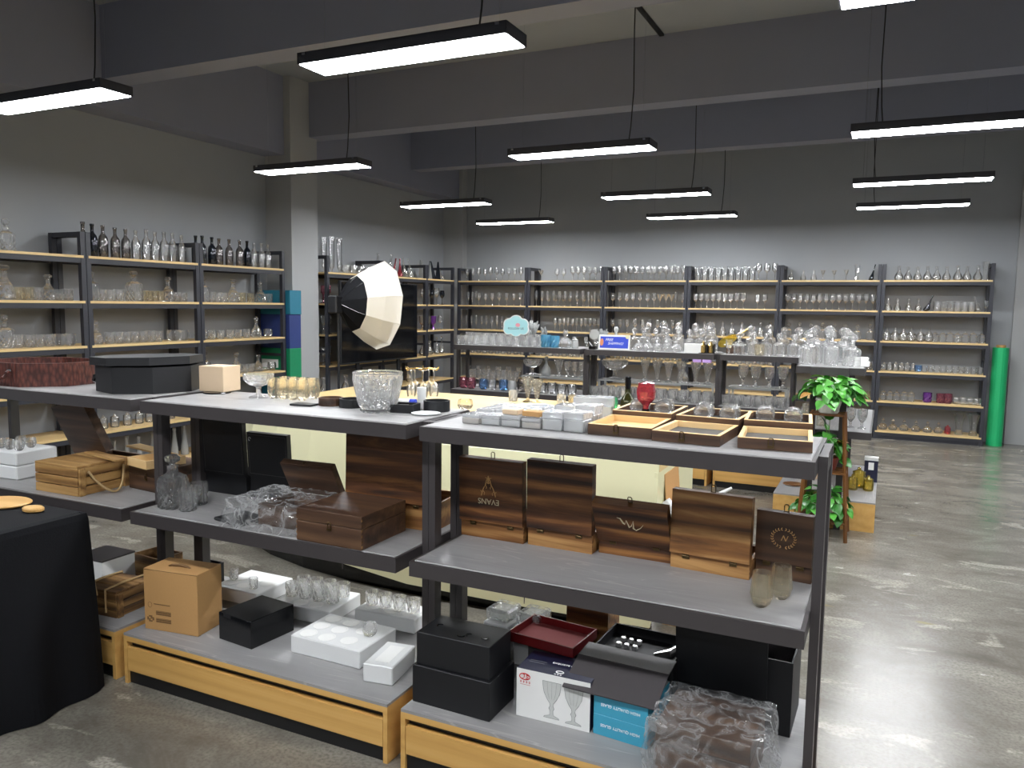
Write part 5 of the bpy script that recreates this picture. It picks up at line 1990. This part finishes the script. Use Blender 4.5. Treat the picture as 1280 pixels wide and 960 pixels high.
# sixth (rightmost)
fill('B6', 0, span(9, .18, 1.02, 'carafe', 'clear carafe', 'carafe', 'carafe', 'g_clear', .17) + one(1.10, 'vase', 'tall clear vase', 'vase', 'vase', 'g_clear', .22, .8))
fill('B6', 1, span(4, .08, .42, 'decanter', 'small clear decanter', 'decanter', 'decanterround', 'g_clear', .15) + one(.44 + .06, 'horn_decanter', 'clear decanter with black ring stand', 'decanter', 'teardrop', 'g_dark', .19, .8)
     + span(6, .62, .98, 'mug', 'clear handled mug', 'mug', 'mug', 'g_clear', .12) + one(1.06, 'carafe', 'clear swan necked carafe', 'carafe', 'teardrop', 'g_clear', .18, .7) + one(1.13, 'goblet', 'clear goblet', 'glass', 'goblet', 'g_clear', .13, .7))
fill('B6', 2, span(6, .09, .55, 'teapot', 'clear lidded teapot', 'teapot', 'teapot', 'g_clear', .16, .8) + span(7, .62, 1.10, 'jar', 'clear lidded jar', 'jar', 'jar', 'g_crystal', .13))
fill('B6', 3, span(6, .08, .40, 'jar', 'small clear lidded jar', 'jar', 'jar', 'g_clear', .11) + one(.46, 'cup', 'pale blue glass cup', 'cup', 'squat', 'g_blue', .08) + span(10, .53, 1.11, 'mug', 'clear mug', 'mug', 'mug', 'g_crystal', .085))
fill('B6', 4, span(5, .09, .40, 'jar', 'clear lidded jar', 'jar', 'jar', 'g_crystal', .13) + one(.58, 'jar', 'purple glass jar', 'jar', 'tumbler', 'g_purple', .12) + tumb(2, .72, .80, .12, 'rose red tumbler', 'g_rose') + span(4, .89, 1.11, 'bowl', 'small clear bowl', 'bowl', 'squat', 'g_clear', .085))
fill('B6', 5, span(6, .10, .72, 'perfume_bottle', 'clear perfume bottle', 'bottle', 'perfume', 'g_crystal', .14) + one(.82, 'perfume_bottle', 'red glass perfume bottle', 'bottle', 'jar', 'g_red', .11) + span(2, .93, 1.08, 'vase', 'large cut glass vase', 'vase', 'vase', 'g_crystal', .26))

# left wall racks
fill('L1', 0, [(.625, 'decanter', 'tall square clear decanter', 'decanter', 'DEC', 'g_crystal', .25)])
fill('L2', 0, span(1, .08, .08, 'bottle', 'smoked brown bottle', 'bottle', 'bottle', 'g_smoke', .28) + one(.165, 'bottle', 'dark teal bottle', 'bottle', 'bottle', 'g_dark', .28) + span(3, .27, .49, 'bottle', 'frosted brown bottle', 'bottle', 'bottle', 'g_smoke', .275) + span(6, .60, 1.10, 'bottle', 'clear bottle', 'bottle', 'bottle', 'g_clear', .27))
fill('L3', 0, span(2, .09, .17, 'bottle', 'black bottle', 'bottle', 'bottle', 'g_dark', .27) + one(.29, 'bottle', 'blue black bottle', 'bottle', 'bottle', 'g_dark', .275) + span(3, .38, .66, 'bottle', 'grey smoked bottle', 'bottle', 'bottle', 'g_smoke', .27) + one(.77, 'bottle', 'dark blue bottle', 'bottle', 'bottle', 'g_dark', .275)
     + span(3, .87, 1.08, 'bottle', 'clear bottle', 'bottle', 'bottle', 'g_clear', .26))
fill('L1', 1, [(.595, 'decanter', 'clear decanter among amber tumblers', 'decanter', 'DECR', 'g_crystal', .27), (.945, 'decanter', 'clear decanter with flat stopper', 'decanter', 'DECR', 'g_crystal', .21)] + tumb(2, .69, .775, .10, 'amber tumbler', 'g_amber') + tumb(1, .858, .858, .10) + tumb(2, 1.04, 1.115, .095))
fill('L2', 1, [(.13, 'decanter', 'slim square clear decanter', 'decanter', 'DEC', 'g_crystal', .25), (.56, 'decanter', 'large gilt square decanter', 'decanter', 'DEC', 'g_crystal', .27), (.93, 'decanter', 'round clear decanter', 'decanter', 'DECR', 'g_crystal', .23)]
     + tumb(3, .24, .40, .10) + tumb(4, .66, .84, .095, 'amber tumbler', 'g_amber') + tumb(2, 1.03, 1.11, .09, 'small clear tumbler'))
fill('L3', 1, [(.16, 'decanter', 'square clear decanter', 'decanter', 'DEC', 'g_crystal', .25), (.56, 'decanter', 'round patterned decanter', 'decanter', 'DECR', 'g_crystal', .24), (.95, 'decanter', 'round clear decanter', 'decanter', 'DECR', 'g_crystal', .22)]
     + tumb(3, .27, .43, .10) + tumb(2, .68, .80, .10, 'faint amber tumbler', 'g_amber') + tumb(1, 1.08, 1.08, .10, 'small clear tumbler'))
fill('L1', 2, [(.58, 'decanter', 'twisted clear decanter', 'decanter', 'DEC', 'g_crystal', .26)] + tumb(4, .675, .93, .10) + tumb(2, 1.02, 1.11, .095, 'flared clear tumbler', 'g_crystal', 'squat'))
fill('L2', 2, [(.17, 'decanter', 'squat smoked decanter', 'decanter', 'DECR', 'g_crystal', .2)] + tumb(7, .30, .80, .10) + tumb(2, .98, 1.09, .10, 'flared clear tumbler', 'g_crystal', 'squat'))
fill('L3', 2, [(.12, 'decanter', 'slim clear decanter', 'decanter', 'DECR', 'g_clear', .24), (.88, 'ship_decanter', 'ship shaped decanter', 'decanter', 'DECR', 'g_clear', .22)] + tumb(5, .26, .74, .09) + tumb(1, 1.06, 1.06, .09, 'footed clear tumbler', 'g_clear', 'squat'))
fill('L3', 3, [(.15, 'decanter', 'square clear decanter', 'decanter', 'DEC', 'g_crystal', .25), (.58, 'decanter', 'round clear decanter', 'decanter', 'DECR', 'g_clear', .22), (.90, 'decanter', 'short clear decanter', 'decanter', 'DECR', 'g_crystal', .18)] + tumb(3, .26, .46, .09) + tumb(2, .70, .79, .09, 'small clear tumbler') + tumb(2, 1.0, 1.1, .09, 'flared clear tumbler', 'g_clear', 'squat'))
fill('L2', 4, tumb(7, .08, .80, .12, 'clear handled jar', 'g_clear', 'jar') + tumb(2, .92, 1.08, .1))
fill('L3', 4, tumb(6, .08, .9, .10))
fill('L2', 5, span(4, .16, .56, 'milk_bottle', 'frosted white bottle', 'bottle', 'milkbottle', 'g_frost', .26) + span(4, .7, 1.08, 'milk_bottle', 'tall frosted cone bottle', 'bottle', 'milkbottle', 'g_frost', .29))
fill('L3', 5, span(4, .12, .6, 'milk_bottle', 'frosted white bottle', 'bottle', 'milkbottle', 'g_frost', .27))

# corner racks
fill('K1', 0, span(3, .12, .42, 'cylinder_vase', 'tall clear cylinder vase', 'vase', 'cylinder', 'g_clear', .42, .85) + span(4, .55, 1.0, 'bowl_glass', 'clear stemless bowl glass', 'glass', 'squat', 'g_clear', .11))
fill('K2', 0, span(2, .10, .32, 'swan_decanter', 'clear swan decanter', 'decanter', 'teardrop', 'g_clear', .30, .8) + span(2, .45, .62, 'swan_decanter', 'red swan decanter', 'decanter', 'teardrop', 'g_red', .26, .7) + span(2, .76, .92, 'swan_decanter', 'slender clear swan decanter', 'decanter', 'teardrop', 'g_clear', .27, .7))
fill('K3', 0, span(2, .12, .26, 'angular_decanter', 'white angular decanter', 'decanter', 'wedge', 'g_frost', .26) + span(2, .38, .54, 'angular_decanter', 'black angular decanter', 'decanter', 'wedge', 'g_dark', .27) + one(.66, 'angular_decanter', 'clear angular decanter', 'decanter', 'teardrop', 'g_clear', .17))
for s, ds in ((1, 'rose'), (2, 'pale'), (3, 'clear')):
    fill('K1', s, span(2, .10, .20, 'candle_holder', ds + ' glass candle holder', 'candle holder', 'candle', 'g_rose' if s == 1 else 'g_clear', .22))
fill('K1', 4, span(3, .10, .9, 'carafe', 'clear carafe', 'carafe', 'carafe', 'g_clear', .22))
fill('K2', 4, span(3, .15, .9, 'carafe', 'tall clear carafe', 'carafe', 'teardrop', 'g_clear', .24))
fill('K2', 1, wine(2, .86, .98, .22))
fill('K2', 2, wine(2, .86, .98, .2, 'goblet', 'amber goblet', 'g_amber'))
fill('K3', 1, wine(2, .10, .24, .23) + wine(1, .36, .36, .22, 'wine', 'black wine glass', 'g_dark') + wine(1, .50, .50, .24, 'wine', 'large clear wine glass') + wine(1, .66, .66, .21, 'wine', 'smoky wine glass', 'g_dark'))
fill('K3', 2, wine(2, .10, .24, .2, 'goblet', 'pale gold goblet', 'g_amber') + one(.40, 'goblet', 'violet glass goblet', 'glass', 'goblet', 'g_purple', .2) + wine(1, .60, .60, .21))
fill('K3', 3, span(2, .12, .30, 'carafe', 'clear carafe', 'carafe', 'carafe', 'g_clear', .2) + span(2, .52, .66, 'angular_decanter', 'clear angular decanter', 'decanter', 'teardrop', 'g_clear', .26, .7))


# ------------------------------------------------------------------ far tables
def table_fill(where, z, entries, y, row=None):
    count = {}
    for e in entries:
        count[e[2]] = count.get(e[2], 0) + 1
    seen = {}
    for e in sorted(entries, key=lambda q: q[0]):
        x, name, desc, cat, kind, mat, h = e[:7]
        ws = e[7] if len(e) > 7 else 1.0
        yy = y + random.uniform(-.02, .02)
        seen[desc] = seen.get(desc, 0) + 1
        rw = (' in %s row,' % row) if row else ','
        if count[desc] > 1:
            lab = '%s %s from left%s %s' % (ORD[seen[desc] - 1], desc, rw, where)
        else:
            lab = '%s, %s%s' % (desc, (row + ' row, ') if row else '', where)
        g = glassware(name, kind, mat, (x, yy, z + .0005), h, None, ws)
        tag(g, lab, cat, '%ss, %s' % (desc, where))


DT, ET, FT = 'left far unit top', 'middle far unit top', 'right far unit top'
table_fill(DT, ZT, tumb(11, -4.02, -3.10, .10, 'cut crystal tumbler'), 7.22, 'front')
table_fill(DT, ZT, tumb(9, -3.98, -3.2, .12, 'cut crystal tumbler'), 7.36, 'second')
table_fill(DT, ZT, one(-3.32, 'glass_ornament', 'branching glass flower ornament', 'ornament', 'ornament', 'g_frost', .26) + one(-3.20, 'glass_ornament', 'low glass flower ornament', 'ornament', 'ornament', 'g_frost', .2) + tumb(3, -2.98, -2.72, .1, 'clear goblet', 'g_crystal', 'goblet'), 7.48, 'back')
table_fill(DT, ZT, tumb(2, -3.06, -2.96, .12, 'sky blue tumbler', 'g_sky'), 7.22)
table_fill(DT, ZT, one(-2.86, 'skull_bottle', 'clear skull like bottle', 'bottle', 'perfume', 'g_crystal', .18) + one(-2.75, 'cut_box', 'pale cut glass jar', 'jar', 'jar', 'g_frost', .11), 7.24)
table_fill(ET, ZT, span(5, -2.10, -1.75, 'decanter', 'small cut glass bottle', 'bottle', 'perfume', 'g_crystal', .14), 7.22, 'front')
table_fill(ET, ZT, span(8, -2.20, -1.45, 'decanter', 'cut glass decanter', 'decanter', 'decanter', 'g_crystal', .22), 7.38, 'middle')
table_fill(ET, ZT, span(5, -2.1, -1.5, 'decanter', 'tall cut glass decanter', 'decanter', 'decanter', 'g_crystal', .27), 7.52, 'back')
table_fill(ET, ZT, one(-2.50, 'trophy', 'round glass trophy left of blue sign', 'trophy', 'ornament', 'g_frost', .2) + one(-2.36, 'trophy', 'round glass trophy behind the blue sign', 'trophy', 'decanterround', 'g_frost', .22) + one(-2.57, 'goblet', 'small cut goblet', 'glass', 'goblet', 'g_crystal', .12), 7.32)
table_fill(FT, ZT, span(5, -1.18, -.72, 'decanter', 'square cut decanter', 'decanter', 'decanter', 'g_crystal', .20) + one(-1.27, 'goblet', 'clear short goblet', 'glass', 'goblet', 'g_crystal', .13), 7.24, 'front')
table_fill(FT, ZT, span(4, -1.10, -.70, 'decanter', 'tall cut decanter', 'decanter', 'decanter', 'g_crystal', .26), 7.46, 'back')
table_fill(FT, ZT, one(-1.0, 'decanter', 'short amber filled decanter', 'decanter', 'tumbler', 'g_amber', .10), 7.17)
GT = 'far unit top behind the plant stand'
for j, (yy, rw) in enumerate(((6.28, 'front'), (6.48, 'second'), (6.70, 'third'), (6.95, 'back'))):
    table_fill(GT, ZT, span(3, -.52, -.22 - .03 * j, 'decanter', 'cut crystal decanter', 'decanter', 'decanter', 'g_crystal', .25 + .01 * j), yy, rw)
c = carton('white_box', 'flat white box on the far unit behind the plant stand', 'box', -.21, 6.28, ZT, -3, .11, .10, .035, M['whitecard'])
c = carton('white_box', 'upper flat white box on the far unit behind the plant stand', 'box', -.205, 6.28, ZT + .036, 4, .10, .09, .03, M['whitecard'])


# risers and things on the far middle shelves
def riser(label, x0, x1, y0, y1, z0, h):
    root = thing('glass_riser', label, 'riser', (x0, y0, z0), 0, 'glass risers on the far units')
    w, d = x1 - x0, y1 - y0
    MB().box(0, w, 0, d, h - .012, h).build('plate', M['g_frost'], root)
    for a in (.005, w - .025):
        for q in (.005, d - .025):
            MB().box(a, a + .02, q, q + .02, 0, h - .0125).build('leg', M['g_frost'], root)


riser('glass riser on the middle shelf of the left far unit', -3.40, -2.70, 7.40, 7.62, ZM_, .15)
riser('glass riser on the middle shelf of the middle far unit', -2.57, -1.42, 7.40, 7.62, ZM_, .15)
riser('glass riser on the middle shelf of the right far unit', -1.30, -.77, 7.40, 7.62, ZM_, .15)
DM, EM, FM = 'left far unit middle shelf', 'middle far unit middle shelf', 'right far unit middle shelf'
table_fill(DM, ZM_, tumb(2, -3.98, -3.86, .12, 'wine red glass', 'g_rose', 'roundtumbler') + tumb(1, -3.74, -3.74, .11, 'blue glass', 'g_blue', 'roundtumbler') + tumb(1, -3.63, -3.63, .11, 'clear round glass', 'g_clear', 'roundtumbler')
           + tumb(1, -3.51, -3.51, .11, 'deep blue glass', 'g_blue', 'roundtumbler') + tumb(1, -3.40, -3.40, .11, 'frosted glass', 'g_frost', 'roundtumbler') + tumb(1, -3.29, -3.29, .13, 'smoke grey glass', 'g_smoke', 'roundtumbler') + tumb(5, -3.18, -2.76, .11, 'clear round tumbler', 'g_clear', 'roundtumbler'), 7.18, 'front')
table_fill(DM, ZM_, wine(7, -3.95, -3.46, .19, 'goblet', 'clear goblet', 'g_crystal'), 7.36, 'back')
table_fill('riser of left far unit', ZM_ + .15, one(-3.32, 'footed_bowl', 'footed crystal bowl', 'bowl', 'bowlfoot', 'g_crystal', .16) + one(-3.16, 'bell_jar', 'crystal bell', 'bell', 'decanterround', 'g_frost', .2)
           + one(-3.03, 'footed_bowl', 'tall footed crystal bowl', 'bowl', 'trumpet', 'g_crystal', .17, 1.3) + wine(3, -2.92, -2.76, .16, 'goblet', 'crystal goblet', 'g_crystal'), 7.50)
table_fill(EM, ZM_, tumb(11, -2.52, -1.45, .10, 'cut tumbler', 'g_crystal'), 7.20, 'front')
table_fill(EM, ZM_, tumb(11, -2.50, -1.47, .10, 'cut tumbler', 'g_crystal'), 7.32, 'back')
table_fill('riser of middle far unit', ZM_ + .15, one(-2.42, 'cut_vase', 'wide cut crystal vase', 'vase', 'bowlfoot', 'g_crystal', .19, 1.1) + span(6, -2.12, -1.50, 'trumpet_vase', 'crystal trumpet vase', 'vase', 'trumpet', 'g_crystal', .2) + one(-1.74, 'pear_decanter', 'pear shaped crystal decanter', 'decanter', 'decanterround', 'g_crystal', .21), 7.50)
table_fill(FM, ZM_, tumb(6, -1.27, -.80, .09, 'cut tumbler', 'g_crystal'), 7.18, 'front')
table_fill(FM, ZM_, tumb(6, -1.25, -.80, .09, 'cut tumbler', 'g_crystal'), 7.29, 'back')
table_fill('riser of right far unit', ZM_ + .15, wine(4, -1.18, -.82, .19, 'goblet', 'crystal goblet', 'g_crystal'), 7.50)
table_fill('middle shelf behind plant stand', ZM_, tumb(2, -.50, -.40, .16, 'rose tinted glass', 'g_amber', 'highball') + wine(2, -.20, -.12, .15, 'goblet', 'crystal goblet', 'g_crystal'), 6.30)


# signs on the far tables
def cloud_sign():
    root = thing('cloud_sign', 'pale blue cloud shaped follow us sign on left far unit', 'sign', (-3.40, 7.245, ZT), R(8))
    pts = []
    lob = [(0, .055, .075), (.055, .035, .06), (.06, -.015, .055), (.0, -.03, .06), (-.06, -.015, .055), (-.055, .035, .06)]
    n = 60
    for k in range(n):
        a = 2 * PI * k / n
        d = Vector((math.cos(a), math.sin(a)))
        best = 0
        for cx, cy, r_ in lob:
            cv = Vector((cx * 1.35, cy))
            bq = d.dot(cv)
            disc = bq * bq - cv.length_squared + r_ * r_
            if disc > 0:
                best = max(best, bq + math.sqrt(disc))
        pts.append((d.x * best, d.y * best))
    m = T(0, 0, .185) @ RX(90)
    MB().prism(pts, -.004, .004, m).build('board', M['whitecard'], root)
    MB().prism([(x * .93, y * .92) for x, y in pts], .0042, .005, m).build('printed_face', M['signsky'], root)
    MB().prism([(.02 + .024 * math.cos(R(30 * k)), .028 + .020 * math.sin(R(30 * k))) for k in range(12)], .0052, .006, m).build('printed_heart', M['pink'], root)
    lettering('FOLLOW US', .030, M['navy'], root, m @ T(0, -.008, .0056))
    MB().tube([(0, .008, 0), (0, .008, .13)], .005, 6).build('stick', M['whitecard'], root)
    MB().cbox(-.03, .03, -.02, .03, 0, .008, .002).build('foot', M['whitecard'], root)


cloud_sign()


def blue_sign():
    root = thing('blue_sign', 'blue free shipping sign with white border on middle far unit', 'sign', (-2.335, 7.185, ZT), R(2))
    m = T(0, 0, .072) @ RX(80)
    MB().cbox(-.155, .155, -.072, .072, -.004, .004, .003, m).build('board', M['whitecard'], root)
    MB().box(-.138, .138, -.055, .055, .0042, .005, m).build('printed_face', M['signblue'], root)
    MB().prism([(-.122 + .018 * math.cos(R(30 * k)), .0 + .036 * math.sin(R(30 * k))) for k in range(12)], .0052, .006, m).build('printed_figure', M['orange'], root)
    MB().prism([(.128 + .02 * math.cos(R(30 * k)), .056 + .02 * math.sin(R(30 * k))) for k in range(12)], .0052, .006, m).build('printed_badge', M['cream'], root)
    lettering('FREE', .036, M['printwhite'], root, m @ T(-.05, .024, .0056), shear=.2)
    lettering('SHIPPING!', .034, M['printwhite'], root, m @ T(.015, -.012, .0056), shear=.2)
    MB().box(-.02, .02, .0, .05, 0, .004).build('foot', M['whitecard'], root)


blue_sign()
# small black stand with a clear disc, a dark framed pair and a white box on the middle far unit
c = thing('disc_trophy', 'glass disc on a black curved stand left of blue sign', 'trophy', (-2.545, 7.18, ZT))
MB().cbox(-.035, .035, -.03, .03, 0, .03, .003).build('base', M['blackgloss'], c)
MB().tube([(-.01, 0, .03), (-.045, 0, .07), (-.05, 0, .13), (-.025, 0, .17)], .008, 6).build('arm', M['blackgloss'], c)
MB().lathe([(0, -.008), (.05, -.006), (.05, .006), (0, .008)], 18, T(.01, 0, .145) @ RX(90), cap_bottom=False).build('disc', M['g_frost'], c)
c = carton('white_box', 'plain white box near the right end of middle far unit', 'box', -1.66, 7.165, ZT, 2, .15, .07, .085, M['whitecard'])
c = thing('gilt_bottle_set', 'pair of gilt bottles in a dark frame on middle far unit', 'bottle set', (-1.46, 7.2, ZT))
for q in (-1, 1):
    MB().lathe([(.026, 0), (.028, .004), (.028, .07), (.01, .085), (.012, .10), (0, .102)], 12, T(q * .034, 0, .006)).build('bottle', M['gold'], c)
b = MB()
b.box(-.068, .068, -.032, .032, 0, .006)
for q in (-.066, 0, .062):
    b.box(q, q + .005, -.03, .03, .006, .085)
b.build('frame', M['black'], c)

# guitar shaped bottle
def guitar():
    root = thing('guitar_bottle', 'gold guitar shaped bottle lying on a dark block, right far unit', 'bottle', (-1.33, 7.36, ZT))
    MB().cbox(.02, .16, -.05, .05, 0, .075, .004).build('block', M['brownwood'], root)
    MB().cbox(.0, .18, -.06, .06, .0755, .085, .002).build('tray', M['whitecard'], root)
    m = T(.03, 0, .12) @ RY(-32)
    out = []
    for k in range(28):
        a = 2 * PI * k / 28
        r_ = .062 * (1 + .22 * math.cos(2 * a) - .10 * math.cos(a))
        out.append((1.25 * r_ * math.cos(a), .8 * r_ * math.sin(a)))
    MB().prism(out, -.014, .014, m @ RX(90)).build('body', M['g_yellow'], root)
    MB().tube([m @ Vector((.07, 0, 0)), m @ Vector((.20, 0, 0))], .011, 8).build('neck', M['gold'], root)
    MB().tube([m @ Vector((.20, 0, 0)), m @ Vector((.245, 0, 0))], [.012, .018], 8).build('stopper', M['g_frost'], root)


guitar()
# lilac and peach boxes on a back shelf, yellow jars and signs near the plant stand
for k, (x, mt, lab) in enumerate(((-2.37, 'lilac', 'left lilac gift box on fourth shelf of fourth back rack'), (-2.24, 'lilac', 'right lilac gift box on fourth shelf of fourth back rack'))):
    carton('gift_box', lab, 'box', x, 10.76, SH[3] + .001, 0, .11, .1, .10, M[mt])
for k, (x, y, h) in enumerate(((-.13, 6.62, .16), (-.06, 6.52, .12), (-.17, 6.50, .12))):
    tag(glassware('yellow_jar', 'jar', 'g_yellow', (x, y, ZB_), h), ('tall rear', 'right front', 'left front')[k] + ' yellow glass jar on the base behind plant stand', 'jar', 'yellow jars behind the plant stand')
c = carton('price_sign', 'white and navy card box behind the yellow jars', 'box', -.10, 6.85, ZB_, 0, .10, .06, .20, M['navy'])
MB().box(-.001, .101, -.002, .062, .175, .202).build('white_top', M['whitecard'], c)
MB().box(.03, .07, -.0015, 0, .10, .16).build('printed_mark', M['printwhite'], c)
c = carton('pink_box', 'pinkish patterned box under the far middle shelf', 'box', -.60, 6.75, ZB_, 0, .16, .12, .30, M['tan'])
tag(MB().lathe([(.06, 0), (.075, .006), (.07, .012), (0, .012)], 18).build('coaster', M['stoolwood'], None, (-.60, 6.45, ZB_)), 'round wooden coaster on the base behind plant stand', 'coaster')
